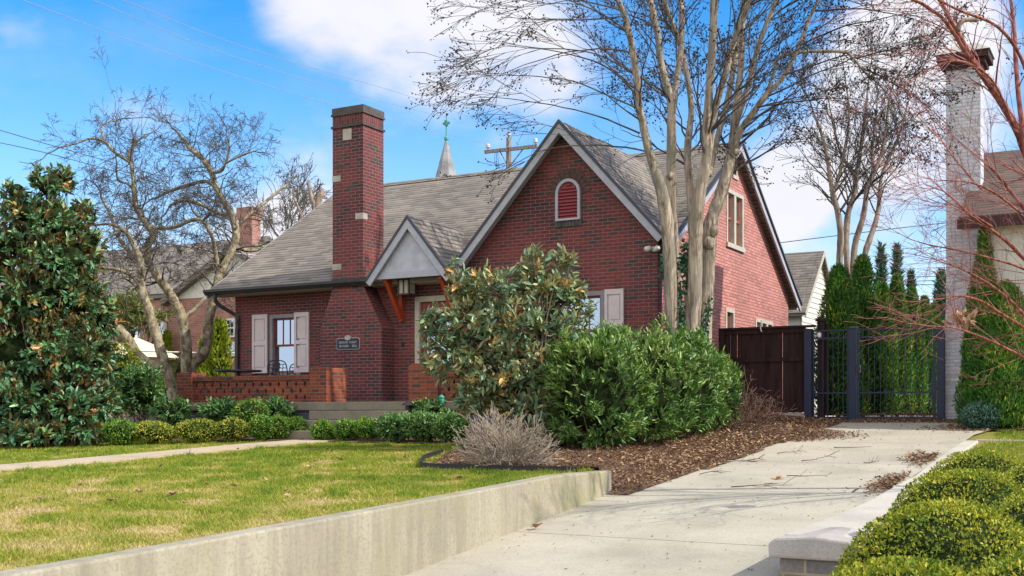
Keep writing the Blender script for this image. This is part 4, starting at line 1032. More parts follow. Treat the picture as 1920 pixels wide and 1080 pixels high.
mb = MB().box(15.02, 15.10, gy - .03, gy + .03, .2, .8); mb.build('hinge_plate', 'gate', lf)
t = thing('motion_sensor', (12.78, FV - .02, 1.55), 'small white sensor on the fence post at the gate', 'sensor')
mb = MB().lathe((12.78, FV - .02, 1.58), [(.045, 0), (.05, .03), (.05, .09), (.02, .11)], 12); mb.build('sensor_head', 'white', t, smooth=True); MB().box(12.75, 12.81, FV - .02, FV + .05, 1.54, 1.58).build('bracket', 'white', t)
t = thing('hanging_ribbon', tuple(on_v(1428, 612, FV - .1)), 'wisp of white ribbon hanging over the top of the wooden fence', 'ribbon')
S = spline([on_v(1427, 600, FV - .10), on_v(1428, 609, FV - .105), on_v(1426, 615, FV - .10), on_v(1428, 622, FV - .10)], 5); MB().tube(S, [.012] * len(S), 5).build('ribbon_strip', 'white', t)

# ------------------------------------------------------------------ cream garage behind
t = thing('garage', (7.5, 17.0, -.1), 'small outbuilding with cream lap siding and grey shingle roof behind the brick house', 'outbuilding')
GX, GV, GT = 9.65, 16.0, 5.13; a0 = on_u(1512, 560, GX); hw = 2.05; ez = GT - hw * .93
mb = MB(); z = -.3
while z < GT - .1:
    z2 = min(z + .17, GT - .1); h = lambda q: hw if q < ez else max(.02, hw * (GT - q) / (GT - ez))
    wa, wb = h(z), h(z2)
    mb.hexa([(GX - .03, GV - wa, z), (GX + .022, GV - wa, z), (GX + .022, GV + wa, z), (GX - .03, GV + wa, z)], [(GX - .03, GV - wb, z2), (GX + .002, GV - wb, z2), (GX + .002, GV + wb, z2), (GX - .03, GV + wb, z2)]); z = z2
mb.build('siding_wall', 'siding', t)
MB().box(4.0, GX - .04, GV - hw, GV + hw, -.3, ez).build('body', 'siding', t)
mb = MB()
for s_ in (-1, 1):
    e = GV + s_ * (hw + .22); ezz = GT - (hw + .22) * .93
    q = [(3.8, GV, GT), (GX + .16, GV, GT), (GX + .16, e, ezz), (3.8, e, ezz)]
    if s_ > 0: q = q[::-1]
    slab(mb, q[::-1], .1)
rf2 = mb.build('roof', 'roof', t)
mb = MB()
for s_ in (-1, 1):
    e = GV + s_ * (hw + .22); ezz = GT - (hw + .22) * .93
    mb.prism([(GX + .163, GV, GT - .02), (GX + .163, e, ezz - .02), (GX + .163, e, ezz - .16), (GX + .163, GV, GT - .16)], (.03, 0, 0))
mb.build('rake_board', 'cream_frame', rf2)
# ------------------------------------------------------------------ neighbour's white house on the right
t = thing('white_house', (20, 6, -.2), 'white painted brick house with brown shingle roof and a tall white chimney at the right', 'house')
ue = 15.655; e_ = on_u(1797, 408, ue); r_ = on_u(1838, 288, ue); sl2 = (r_[2] - e_[2]) / (r_[1] - e_[1])
rv, rz, ev, ez2 = r_[1], r_[2], e_[1], e_[2]
mb = MB(); slab(mb, [(ue, ev, ez2), (30, ev, ez2), (30, rv, rz), (ue, rv, rz)], .12); slab(mb, [(ue, rv + .001, rz), (30, rv + .001, rz), (30, 2 * rv - ev, ez2), (ue, 2 * rv - ev, ez2)], .12); nrf = mb.build('roof', 'far_roof', t)
MB().box(ue - .02, 30, ev - .05, ev + .02, ez2 - .22, ez2 - .03).build('eave_board', 'terracotta', nrf)
MB().box(ue + .02, 30, ev + .02, ev + .32, ez2 - .20, ez2 - .17).build('soffit', 'soffit', nrf)
wv = ev + .35
MB().prism([(15.97, wv, -.6), (15.97, 2 * rv - wv, -.6), (15.97, 2 * rv - wv, ez2 - .15), (15.97, rv, rz - .17), (15.97, wv, ez2 - .15)], (14, 0, 0)).build('wall', 'nb_wall', t)
cv = 3.72
mb = MB(); cu0, cu1 = 15.26, 15.90
mb.hexa([(15.20, cv - .02, -.5), (15.92, cv - .02, -.5), (15.92, cv + 1.3, -.5), (15.20, cv + 1.3, -.5)], [(15.20, cv - .02, .9), (15.92, cv - .02, .9), (15.92, cv + 1.3, .9), (15.20, cv + 1.3, .9)])
mb.hexa([(15.20, cv - .02, .9), (15.92, cv - .02, .9), (15.92, cv + 1.3, .9), (15.20, cv + 1.3, .9)], [(cu0, cv, 2.2), (cu1, cv, 2.2), (cu1, cv + .50, 2.2), (cu0, cv + .50, 2.2)])
mb.box(cu0, cu1, cv, cv + .50, 2.2, 6.80)
nch = mb.build('chimney', 'white_brick', t)
mb = MB()
for k, (e, a, b) in enumerate(((.03, 6.80, 6.88), (.09, 6.88, 6.97), (.16, 6.97, 7.10))): mb.box(cu0 - e, cu1 + e, cv - e, cv + .50 + e, a, b)
mb.build('chimney_head', 'terracotta', nch)
e = .19
MB().hexa([(cu0 - e, cv - e, 7.10), (cu1 + e, cv - e, 7.10), (cu1 + e, cv + .50 + e, 7.10), (cu0 - e, cv + .50 + e, 7.10)], [(cu0 + .15, cv + .1, 7.32), (cu1 - .1, cv + .1, 7.32), (cu1 - .1, cv + .42, 7.32), (cu0 + .15, cv + .42, 7.32)]).build('chimney_crown', 'capstone', nch)
q0 = on_v(1828, 294, rv - .5); MB().box(q0[0] - .09, q0[0] + .09, q0[1] - .09, q0[1] + .09, q0[2] - .5, q0[2] + .10).build('vent_stack', 'terracotta', nrf)

# ------------------------------------------------------------------ brick house far left, behind the bare trees
t = thing('far_house', (-14, 16, -.5), 'distant brick house with pale gable end, grey roof and brick chimney behind the bare trees', 'house')
Y = 50.0
def P2(x, y, Yd=Y): return at(x, y, Yd)
fx = P2(440, 465)             # gable apex region
bx0, bx1 = P2(205, 700), P2(560, 700)
yb = (bx0[1] + bx1[1]) / 2
# front faces the same way as the brick house; gable end towards the right
apx = P2(432, 462); zE = P2(330, 575)[2]
hx0 = P2(-120, 600)[0]; hx1 = apx[0] + 2.2; vv = apx[1]; half = 5.0; zap = apx[2] + .3
MB().box(hx0, hx1, vv - half, vv + half, -1.0, zE).build('wall', 'far_brick', t)
g1 = MB(); g1.prism([(hx0, vv - half, zE), (hx0, vv + half, zE), (hx0, vv, zap - .1)], (.01, 0, 0))
# pale projecting gable that faces the street
gc = on_v(405, 520, vv - half)[0]
gw = 5.2; gtop = on_v(432, 462, vv - half - .4)[2]; gz0 = on_v(330, 545, vv - half - .4)[2]
MB().box(gc - gw * .72, gc + gw, vv - half - .4, vv - half - .01, -1.0, gz0 - .3).build('front_wing', 'far_brick', t)
gcx = on_v(440, 462, vv - half - .4)[0]; gl = on_v(318, 545, vv - half - .4)
MB().prism([(gl[0], vv - half - .42, gl[2] - .35), (gcx * 2 - gl[0], vv - half - .42, gl[2] - .35), (gcx, vv - half - .42, gtop - .25)], (0, .3, 0)).build('pale_gable', 'siding', t)
mb = MB()
for s_ in (-1, 1):
    xe = gcx + s_ * (gcx - gl[0]) * 1.05
    q = [(gcx, vv - half - .7, gtop), (xe, vv - half - .7, gl[2] - .35), (xe, vv, gl[2] - .35), (gcx, vv, gtop)]
    slab(mb, q if s_ > 0 else q[::-1], .25) if s_ < 0 else slab(mb, q[::-1][::-1], .25)
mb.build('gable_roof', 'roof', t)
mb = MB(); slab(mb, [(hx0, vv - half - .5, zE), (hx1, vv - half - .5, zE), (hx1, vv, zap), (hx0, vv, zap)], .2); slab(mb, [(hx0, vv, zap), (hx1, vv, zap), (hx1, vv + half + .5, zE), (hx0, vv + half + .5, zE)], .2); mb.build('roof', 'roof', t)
ca, cb = on_v(447, 430, vv - 1), on_v(472, 430, vv - 1); ct = on_v(465, 388, vv - 1)[2]
c_ = MB().box(ca[0], cb[0], vv - 1, vv - .45, zE, ct - .5).build('chimney', 'far_brick', t)
MB().box(ca[0] - .06, cb[0] + .06, vv - 1.06, vv - .39, ct - .5, ct).build('chimney_head', 'far_brick', c_)
for wx, wy, w_, h_ in ((257, 632, 26, 36), (436, 615, 20, 34), (306, 618, 18, 26), (436, 655, 20, 26)):
    c0 = on_v(wx, wy, vv - half - .42); s_ = np.linalg.norm(c0 - CAM) / FOC; W_, H_ = w_ * s_ / 2, h_ * s_ / 2
    w = MB().box(c0[0] - W_, c0[0] + W_, c0[1] - .12, c0[1] - .0, c0[2] - H_, c0[2] + H_).build('window', 'white', t)
    mb = MB()
    for i in (-1, 1):
        for j in (-1, 1): mb.box(c0[0] + i * W_ * .42 - W_ * .34, c0[0] + i * W_ * .42 + W_ * .34, c0[1] - .135, c0[1] - .122, c0[2] + j * H_ * .44 - H_ * .36, c0[2] + j * H_ * .44 + H_ * .36)
    mb.build('pane', 'glass', w)
# beige garden umbrella in that yard
u0 = at(255, 650, 40); t = thing('garden_umbrella', (u0[0], u0[1], -.3), 'beige canvas garden umbrella in the yard behind the bare trees', 'umbrella')
tp = at(252, 633, 40)[2]; rim = at(252, 672, 40)[2]; mb = MB().lathe((u0[0], u0[1], 0), [(1.55, rim), (.9, rim + (tp - rim) * .5), (.05, tp), (.03, tp + .1)], 8); mb.build('canopy', 'umbrella', t)
MB().tube([(u0[0], u0[1], -.5), (u0[0], u0[1], tp)], .03, 8).build('pole', 'white', t)

# ------------------------------------------------------------------ church spire, utility pole, wires
b0 = at(837, 332, 150); tp = at(835, 262, 150)[2]
t = thing('church_spire', (b0[0], b0[1], 0), 'pale slate church spire with green copper finial beyond the roof ridge', 'spire')
mb = MB(); n = 8; rb = 20 * 150 / FOC * 1.0
zb = b0[2] - 3.0; rbb = rb * (tp - zb) / (tp - b0[2])
mb.lathe((b0[0], b0[1], 0), [(rbb, zb), (.16, tp)], 8); mb.build('spire_roof', 'spire', t)
MB().box(b0[0] - rbb * .95, b0[0] + rbb * .95, b0[1] - rbb * .95, b0[1] + rbb * .95, -.5, zb).build('tower', 'spire', t)
mb = MB(); zc = at(835, 231, 150)[2]; zt2 = at(835, 212, 150)[2]
mb.lathe((b0[0], b0[1], 0), [(.26, tp - 1.0), (.22, tp - .1), (.30, tp), (.30, tp + .3), (.10, tp + .5), (.07, zt2)], 8)
mb.box(b0[0] - .55, b0[0] + .55, b0[1] - .07, b0[1] + .07, zc - .13, zc + .13).box(b0[0] - .2, b0[0] + .2, b0[1] - .2, b0[1] + .2, zc - .35, zc + .35)
mb.build('finial', 'copper', t)

YP = 48
pb = at(954, 330, YP); pt = at(954, 258, YP)
t = thing('utility_pole', (pb[0], pb[1], -.4), 'weathered wooden utility pole with crossarm and white insulators behind the ridge', 'pole')
MB().tube([(pb[0], pb[1], -.6), (pb[0], pb[1], pt[2])], [.17, .11], 12).build('pole', 'oldwood', t)
A0, A1 = at(909, 285, YP - .9), at(1008, 275, YP - 1.2); A0[2] = A1[2] = (A0[2] + A1[2]) / 2
dA = A1 - A0; A0, A1 = at(909, 285, YP + .2), at(1008, 274, YP - .9)
arm = MB(); arm.bar(A0, A1, .10, .14); ao = arm.build('crossarm', 'oldwood', t)
mb = MB()
for f in (.30, .72):
    q = A0 + (A1 - A0) * f; mb.bar(q - [0, 0, .08], (pb[0], pb[1], pt[2] - 1.25), .035)
mb.build('brace', 'oldwood', t)
ins = []
for nm, q in (('a', A0 + (A1 - A0) * .06 + [0, 0, .07]), ('b', A0 + (A1 - A0) * .96 + [0, 0, .07]), ('c', np.array([pb[0], pb[1], pt[2]]))):
    MB().lathe(q, [(.03, 0), (.03, .07), (.10, .09), (.11, .13), (.06, .15), (.10, .18), (.09, .23), (.04, .26)], 10).build('insulator', 'porcelain', t, smooth=True); ins.append(q + np.array([0, 0, .24]))
mb = MB()
for f in (.2, .9):
    q = A0 + (A1 - A0) * f
    for k in range(3): mb.tube(spline([q + [k * .06, 0, -.05], q + [k * .08 - .05, .05, -.3], q + [k * .1, 0, -.55 - .1 * k], q + [.2, 0, -.75]], 4), .012, 4)
mb.build('jumper_wire', 'wire_dark', t)
def wire(pts, w, m, label, sag=0.0, name='power_line'):
    P = np.array(pts); S = spline(P, 14); mb = MB(); mb.tube(S, w, 5); return tag(mb.build(name, m), label, 'cable')
wire([at(10, -12, 25), at(300, 95, 32), at(620, 195, 39), ins[0]], .007, 'wire', 'lowest thin overhead wire running from the upper left to the pole insulator')
wire([at(160, -6, 25), at(420, 100, 32), at(700, 186, 40), ins[2]], .007, 'wire', 'middle overhead wire running from the top edge to the pole top')
wire([at(215, -6, 25), at(470, 92, 32), at(760, 178, 40), ins[1]], .007, 'wire', 'highest overhead wire running from the top edge to the far end of the crossarm')
wire([at(-60, 226, 45), at(40, 256, 47), at(130, 282, 50), at(300, 330, 54)], .016, 'wire_dark', 'upper dark wire above the magnolia at the left')
wire([at(-60, 256, 45), at(40, 276, 47), at(130, 298, 50), at(300, 345, 54)], .016, 'wire_dark', 'lower dark wire above the magnolia at the left')
wire([at(120, 424, 27), at(200, 434, 28), at(300, 455, 30), at(400, 470, 31.5), at(490, 480, 33)], .018, 'cable', 'pale service cable crossing in front of the bare trees', name='service_cable')
wire([at(140, 648, 36), at(250, 657, 36), at(350, 661, 36), at(470, 663, 36)], .028, 'cable', 'pale horizontal cable low behind the bare trees', name='service_cable')
wire([at(1440, 458, 60), at(1560, 443, 60), at(1700, 426, 60), at(1830, 412, 60)], .022, 'wire_dark', 'thin wire between the garage and the white chimney', name='power_line')
for k, (ya, yb_) in enumerate(((519, 516), (527, 524), (534, 533))):
    wire([at(1640, ya, 70), at(1720, ya, 70), at(1800, yb_, 70), at(1900, yb_, 70)], .022, 'wire_dark', ('top', 'middle', 'lowest')[k] + ' of the three distant wires beyond the arborvitae tops')

# ------------------------------------------------------------------ vegetation helpers
def crown_mesh(parts, name, m, parent, smooth=False, core=()):
    V, F, T = join(parts); o = np_mesh(name, V, F, m, parent, T, smooth)
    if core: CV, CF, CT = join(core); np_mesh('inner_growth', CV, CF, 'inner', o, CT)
    return o

def clipped(name, c, rad, n, L, W, m, label, group=None, seed=0, cat='shrub', flat=0.0, core=.86, tint_lo=0.0, amp=.07, dens_top=1.0):
    """clipped or naturally rounded evergreen: a lumpy dark core of stems and leaves, leaves standing out all round"""
    r = np.random.default_rng(seed); c = np.array(c, float); rad = np.array(rad, float)
    t = thing(name, (c[0], c[1], c[2] - rad[2]), label, cat, group)
    V, F, _ = lump((0, 0, 0), (1, 1, 1), seed, 3, amp)
    fi = r.integers(0, len(F), n); w = r.dirichlet((1, 1, 1), n); P = (V[F[fi]] * w[..., None]).sum(1)
    P[:, 2] = np.where(P[:, 2] > 0, P[:, 2] * (1 - flat * .25), P[:, 2])
    depth = 1 - 0.22 * r.random((n, 1)) ** 2.2
    Nn = unit(P / rad); P = c + P * rad * depth
    D = unit(Nn + r.normal(size=(n, 3)) * .75 + [0, 0, .35])
    keep = P[:, 2] > c[2] - rad[2] * .97; P, D, Nn = P[keep], D[keep], Nn[keep]; k = len(P)
    LV, LF, q = leaves(P, D, unit(Nn + r.normal(size=(k, 3)) * .6), L * r.uniform(.6, 1.25, k), W * r.uniform(.7, 1.2, k))
    tv = np.clip(r.beta(2, 2, k) + .18 * (noise3(P, 3.1 / max(rad)) ), 0, 1)
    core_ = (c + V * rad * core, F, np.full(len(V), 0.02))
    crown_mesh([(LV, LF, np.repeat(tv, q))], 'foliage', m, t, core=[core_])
    return t

def noise3(P, f):
    P = np.asarray(P) * f; return (np.sin(P[:, 0] * 2.1 + P[:, 1] * 1.3) + np.sin(P[:, 1] * 2.7 - P[:, 2] * 1.9 + 1) + np.sin(P[:, 2] * 3.3 + P[:, 0] * 1.7 + 2)) / 3

def stems(t, base, targets, r0, m='stem', name='stems', seed=0):
    r = np.random.default_rng(seed); mb = MB()
    for q in targets:
        b = np.array(base) + r.normal(size=3) * [.06, .06, 0]; q = np.array(q); mid = b + (q - b) * .5 + r.normal(size=3) * .08 + [0, 0, .05]
        mb.tube(spline([b - [0, 0, .1], mid, q], 5), np.linspace(r0 * .8, r0 * .09, 11), 6)
    return mb.build(name, m, t, smooth=True)

def broad_shrub(name, blobs, k, nshoot, L, W, m, label, cat, base, r0, seed, spread=.95, core=None, dark=0.0, group=None, brown=0.0, shell=.45, stem_m='stem'):
    """blobs: (centre, radii); shoots with rosettes of broad leaves through every blob"""
    r = np.random.default_rng(seed); t = thing(name, base, label, cat, group); parts = []; tg = []
    vol = np.array([np.prod(b[1]) ** (2 / 3) for b in blobs]); cnt = np.maximum(3, (nshoot * vol / vol.sum()).astype(int))
    for (c, rad), n in zip(blobs, cnt):
        P, D = ellipsoid_pts(c, rad, n, r, shell); D = unit(D + r.normal(size=(n, 3)) * .45 + [0, 0, .35])
        ok = P[:, 2] > base[2] + .05; P, D = P[ok], D[ok]; sh = np.where(r.random(len(P)) < brown, .5, 0) + .12 * noise3(P, 2.0)
        parts.append(rosettes(P, D, k, L, W, spread, r, tint_shift=sh)); tg.append(np.array(c)); 
        j = r.choice(len(P), min(len(P), 4), replace=False); tg += list(P[j])
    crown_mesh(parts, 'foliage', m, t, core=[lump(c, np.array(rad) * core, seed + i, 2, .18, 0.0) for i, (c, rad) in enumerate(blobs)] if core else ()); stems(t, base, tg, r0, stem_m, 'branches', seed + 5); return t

def blob(x, y, Y, rx, ry, dz=0.0, deep=1.0):   # ellipsoid from its place and size in the picture, at distance Y
    s = Y / FOC; return (at(x, y, Y), (rx * s, rx * s * deep, ry * s))

# ------------------------------------------------------------------ boxwoods by the drive (right foreground)
for x, top, Y, R_, n, lab, sd_ in (
    (1692, 1050, 3.95, .46, 15000, 'nearest clipped boxwood mound at the bottom edge right of the stone pier', 1),
    (1772, 944, 5.35, .50, 17000, 'big yellow green boxwood mound standing right beside the stone pier', 2),
    (1812, 880, 7.1, .49, 14000, 'third boxwood mound up the row along the curb', 3),
    (1846, 843, 9.1, .50, 12000, 'farthest boxwood mound of the row below the neighbour lawn', 4),
    (1985, 915, 5.9, .50, 9000, 'boxwood mound cut by the right edge of the picture behind the big one', 5),
    (1975, 860, 8.0, .50, 9000, 'boxwood mound at the right edge beside the farthest one', 6),
    (1960, 1035, 4.3, .46, 9000, 'boxwood mound in the bottom right corner of the picture', 7)):
    p_ = at(x, top, Y); g_ = gz(p_[0], p_[1]); hz = (p_[2] - g_) / 2 + .05
    clipped('boxwood', (p_[0], p_[1], p_[2] - hz), (R_, R_, hz), int(n * 1.35), .023, .013, 'boxwood', lab, 'boxwood mounds along the curb', sd_, amp=.045, core=.90)

# ------------------------------------------------------------------ foundation planting
def ball(x, ybase, Y, w, h, lab, m='box_green', seed=0, n=1500, grp='clipped shrubs along the porch bed', deep=1.0, name='clipped_shrub', L=.05, W=.024):
    s = Y / FOC; g = at(x, ybase, Y); rad = (w * s / 2, w * s / 2 * deep, h * s / 2)
    clipped(name, (g[0], g[1], g[2] + rad[2]), rad, n, L, W, m, lab, grp, seed, amp=.08)
ball(605, 827, 21.6, 42, 38, 'round clipped shrub just right of the end of the front walk', seed=21)
ball(651, 824, 21.4, 50, 37, 'round clipped shrub with a yellow top, second right of the front walk', 'box_green', seed=22)
ball(688, 822, 21.2, 44, 38, 'round dark shrub, third right of the front walk', seed=23)
ball(555, 820, 22.4, 42, 38, 'dark round shrub at the left end of the steps beside the walk', 'box_green', seed=24)
ball(521, 822, 22.2, 44, 42, 'round green shrub, second left from the end of the walk', seed=25)
ball(489, 824, 22.0, 50, 44, 'round green shrub, third left from the end of the walk', seed=26)
ball(436, 826, 21.9, 62, 40, 'olive mounded shrub in the middle of the front row before the porch wall', 'box_bronze', seed=27)
ball(370, 829, 21.8, 84, 42, 'wide bronze green mounded shrub before the left porch pier', 'box_bronze', seed=28, n=2200)
ball(288, 831, 21.6, 84, 40, 'yellow bronze mounded shrub left of the porch pier beside the walk', 'box_bronze', seed=29, n=2200)
ball(226, 832, 21.4, 70, 46, 'feathery green shrub at the foot of the left magnolia', 'box_green', seed=30, n=2000)
ball(470, 800, 22.6, 70, 50, 'lighter green domed shrub behind the round ones left of the steps', 'box_green', seed=31, n=1800)
# low spreading evergreens right of the steps
for k, (x, y, Y, w, h, lab) in enumerate(((742, 824, 20.9, 80, 46, 'low spreading evergreen nearest the round shrubs right of the walk'),
                                         (796, 824, 20.6, 84, 50, 'low spreading evergreen in the middle, right of the walk'),
                                         (846, 826, 20.2, 70, 50, 'low spreading evergreen touching the bare twiggy shrub'))):
    ball(x, y, Y, w, h, lab, 'broadleaf', seed=40 + k, n=1700, grp='low evergreens right of the walk', name='low_evergreen', L=.09, W=.03)
def leafy(x, ybase, Y, w, h, lab, seed, m='broadleaf', n=130, L=.12, W=.04):
    g = at(x, ybase, Y); s = Y / FOC; broad_shrub('leafy_shrub', [(g + [0, 0, h * s * .55], (w * s / 2, w * s / 2 * .8, h * s / 2))], 9, n, L, W, m, lab, 'shrub', tuple(g), .018, seed, core=.6, group='leafy shrubs against the porch')
leafy(514, 795, 23.4, 80, 48, 'broad leafy shrub below the porch wall at its right end', 51)
leafy(412, 796, 23.8, 90, 46, 'broad leafy shrub below the middle of the porch wall', 52)
leafy(320, 800, 24.0, 90, 52, 'broad leafy shrub below the left porch pier', 53)
leafy(812, 790, 21.9, 90, 42, 'dark broad leafy shrub below the right porch pier', 54, L=.10)
leafy(262, 795, 24.6, 110, 110, 'tall loose leafy shrub left of the porch', 55, n=240)
leafy(226, 790, 26.0, 90, 150, 'yellow green shrub behind the left magnolia', 56, 'goldarbor', 240, .08, .03)
leafy(345, 770, 30.5, 60, 110, 'yellowish hedge plant behind the porch pier', 57, 'haze_green', 160, .08, .03)
# garden bits
p = at(766, 770, 21.9); t = thing('path_light', (p[0], p[1], gz(p[0], p[1])), 'small dark path light with a pyramid cap beside the steps', 'light')
g0 = gz(p[0], p[1]); MB().tube([(p[0], p[1], g0 - .05), (p[0], p[1], p[2] + .05)], .015, 8).build('stake', 'bronze', t)
MB().lathe((p[0], p[1], p[2]), [(.06, 0), (.06, .10), (.15, .10), (.02, .19)], 12).build('lamp_head', 'bronze', t)
p = at(828, 752, 21.7); t = thing('garden_lantern', (p[0], p[1], p[2] - .3), 'teal garden ornament standing before the right porch pier', 'ornament')
MB().lathe((p[0], p[1], p[2] - .5), [(.02, 0), (.02, .42), (.05, .44), (.06, .52), (.045, .55), (.07, .57), (.02, .62)], 12).build('ornament_body', 'teal', t, smooth=True)
p = at(8, 1079, 6.7); MBq = MB().lathe((p[0], p[1], gz(p[0], p[1]) + .0), [(.11, 0), (.115, .06), (.10, .075), (.03, .078)], 20)
t = thing('valve_cover', (p[0], p[1], gz(p[0], p[1])), 'round teal irrigation valve cover in the grass at the bottom left corner', 'cover'); MBq.build('rim', 'teal', t, smooth=False)
MB().lathe((p[0], p[1], gz(p[0], p[1]) + .078), [(.045, 0), (.05, .02), (.02, .03)], 12).build('knob', 'black', t)

# ------------------------------------------------------------------ southern magnolia at the left
Yl = 22.2
bl = [blob(*a) for a in ((70, 812, Yl - .9, 80, 30), (150, 810, Yl - .9, 60, 26), (95, 345, Yl, 40, 36), (30, 360, Yl, 26, 24), (122, 332, Yl + .3, 18, 24), (60, 400, Yl, 60, 40), (120, 420, Yl - .2, 62, 44), (150, 395, Yl, 30, 20), (30, 455, Yl, 60, 50), (110, 485, Yl - .3, 82, 60), (165, 450, Yl, 36, 26),
      (60, 560, Yl - .3, 90, 70), (150, 560, Yl - .2, 62, 56), (190, 590, Yl, 34, 44), (40, 660, Yl - .2, 90, 72), (130, 660, Yl - .5, 84, 66), (190, 665, Yl, 34, 50),
      (50, 750, Yl - .5, 95, 66), (140, 755, Yl - .6, 80, 62), (190, 760, Yl - .2, 34, 46), (-30, 700, Yl, 70, 110), (20, 805, Yl - .7, 60, 34), (-20, 500, Yl, 50, 60))]
g = at(85, 838, 21.9)
broad_shrub('magnolia_tree', bl, 11, 2000, .155, .062, 'magnolia', 'tall dark glossy magnolia with rusty leaf undersides at the left edge', 'tree', (g[0], g[1], gz(g[0], g[1])), .04, 61, core=.55, brown=.13, shell=.5)

# pale magnolia shrub in the middle
Ym = 18.4
bl = [blob(*a) for a in ((1000, 500, Ym, 36, 34), (1058, 488, Ym, 22, 26), (1036, 540, Ym, 60, 40), (930, 540, Ym, 66, 46), (868, 545, Ym, 34, 36), (1090, 560, Ym + .1, 26, 34), (880, 600, Ym - .1, 66, 52), (812, 605, Ym, 30, 34), (970, 610, Ym - .2, 84, 60), (1060, 620, Ym, 60, 54),
      (850, 670, Ym - .1, 56, 56), (930, 690, Ym - .3, 80, 64), (1020, 700, Ym - .3, 76, 62), (1085, 690, Ym - .1, 40, 60), (900, 740, Ym - .2, 60, 40), (990, 765, Ym - .4, 74, 44), (1070, 770, Ym - .5, 50, 50), (1000, 810, Ym - .5, 60, 24), (792, 615, Ym, 16, 18), (1060, 815, Ym - .6, 40, 22), (850, 500, Ym + .1, 14, 20))]
g = at(1000, 838, 18.5)
broad_shrub('magnolia_shrub', bl, 10, 1150, .15, .058, 'magnolia_pale', 'loose grey green magnolia shrub with orange tinged leaves before the front gable', 'shrub', (g[0], g[1], gz(g[0], g[1])), .05, 62, core=None, brown=.16, shell=.35)

# cherry laurel hedge plants
r_ = np.random.default_rng(70)
for k, (u, v, ru, rv_, h, lab) in enumerate(((11.35, -4.3, .80, .80, 1.85, 'large glossy laurel at the front corner of the hedge beside the magnolia shrub'),
                                            (11.55, -2.95, .88, .90, 1.95, 'bright glossy laurel in the middle of the hedge below the crape mytle'.replace('myt', 'myrt')),
                                            (11.62, -1.55, .78, .85, 1.80, 'glossy laurel third along the hedge by the driveway bed'),
                                            (11.66, -.20, .56, .75, 1.45, 'lowest glossy laurel at the fence end of the hedge'),
                                            (10.3, -2.6, .8, .9, 1.75, 'glossy laurel behind the magnolia shrub under the right front window'))):
    g0 = gz(u, v); c = np.array((u, v, g0 + h * .5)); n = 420
    r = np.random.default_rng(71 + k); t = thing('laurel_shrub', (u, v, g0), lab, 'shrub', 'laurel hedge by the drive')
    d = rand_dirs(n, r); rr_ = np.array((ru, rv_, h * .52)) * (1 + .10 * noise3(d, 3)[:, None]); P = c + np.sign(d) * np.abs(d) ** .8 * rr_ * (.72 + .30 * r.random((n, 1)) ** .6)
    ok = P[:, 2] > g0 + .12; P, d = P[ok], d[ok]; D = unit(d + [0, 0, .75] + r.normal(size=d.shape) * .3)
    lv = rosettes(P, D, 17, .125, .034, .95, r, tint_shift=.22 * noise3(P, 1.6) + .16 * (P[:, 2] - c[2]) / h)
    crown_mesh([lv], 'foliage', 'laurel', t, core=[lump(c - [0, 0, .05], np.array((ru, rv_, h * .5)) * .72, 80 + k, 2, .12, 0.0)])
    stems(t, (u, v, g0), list(P[r.choice(len(P), 12, replace=False)]), .02, 'stem', 'branches', 90 + k)

# ------------------------------------------------------------------ columns of arborvitae
def column(name, base, h, w, n, lab, cat, m, seed, group, taper=.75, L=.16, W=.05, lean=0.0):
    """narrow conifer: overlapping upright flat sprays over an uneven spindle"""
    r = np.random.default_rng(seed); b = np.array(base, float); t = thing(name, base, lab, cat, group)
    z = r.random(n) ** .85; th = r.uniform(0, 2 * pi, n)
    prof = lambda q: np.clip((1 - q) ** taper, .03, 1) * (.80 + .20 * np.minimum(q / .12, 1))
    lum = 1 + .16 * np.sin(th * 3 + z * 9 + seed) + .10 * np.sin(th * 5 - z * 17 + seed * 2)
    rad = w / 2 * prof(z) * lum * (1 - .30 * r.random(n) ** 2)
    P = b + np.stack([rad * np.cos(th), rad * np.sin(th), z * h + .02], 1)
    D = unit(np.stack([np.cos(th) * .55, np.sin(th) * .55, np.full(n, 1.0)], 1) + r.normal(size=(n, 3)) * .35)
    Nn = unit(np.stack([np.cos(th), np.sin(th), np.zeros(n)], 1) + r.normal(size=(n, 3)) * .7)
    V, F, q = leaves(P, D, Nn, L * r.uniform(.5, 1.2, n), W * r.uniform(.6, 1.2, n), fold=.08, droop=-.05)
    tv = np.clip(r.beta(2, 2.4, n) + .2 * noise3(P, 2.4), 0, 1)
    zz = np.linspace(0, 1, 14); k = 10; ang = np.linspace(0, 2 * pi, k, endpoint=False)
    CV = np.array([b + [w / 2 * prof(a) * .74 * cos(q2) * (1 + .12 * sin(3 * q2 + a * 9 + seed)), w / 2 * prof(a) * .74 * sin(q2) * (1 + .12 * sin(3 * q2 + a * 9 + seed)), a * h * .97 + .03] for a in zz for q2 in ang])
    CF = np.array([(i * k + j, i * k + (j + 1) % k, (i + 1) * k + (j + 1) % k) for i in range(13) for j in range(k)] + [(i * k + j, (i + 1) * k + (j + 1) % k, (i + 1) * k + j) for i in range(13) for j in range(k)])
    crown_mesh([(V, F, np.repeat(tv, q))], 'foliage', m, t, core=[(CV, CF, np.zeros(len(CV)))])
    MB().tube([b - [0, 0, .15], b + [0, 0, h * .4]], [.05, .02], 6).build('trunk', 'stem', t)
grp = 'arborvitae row behind the gate'
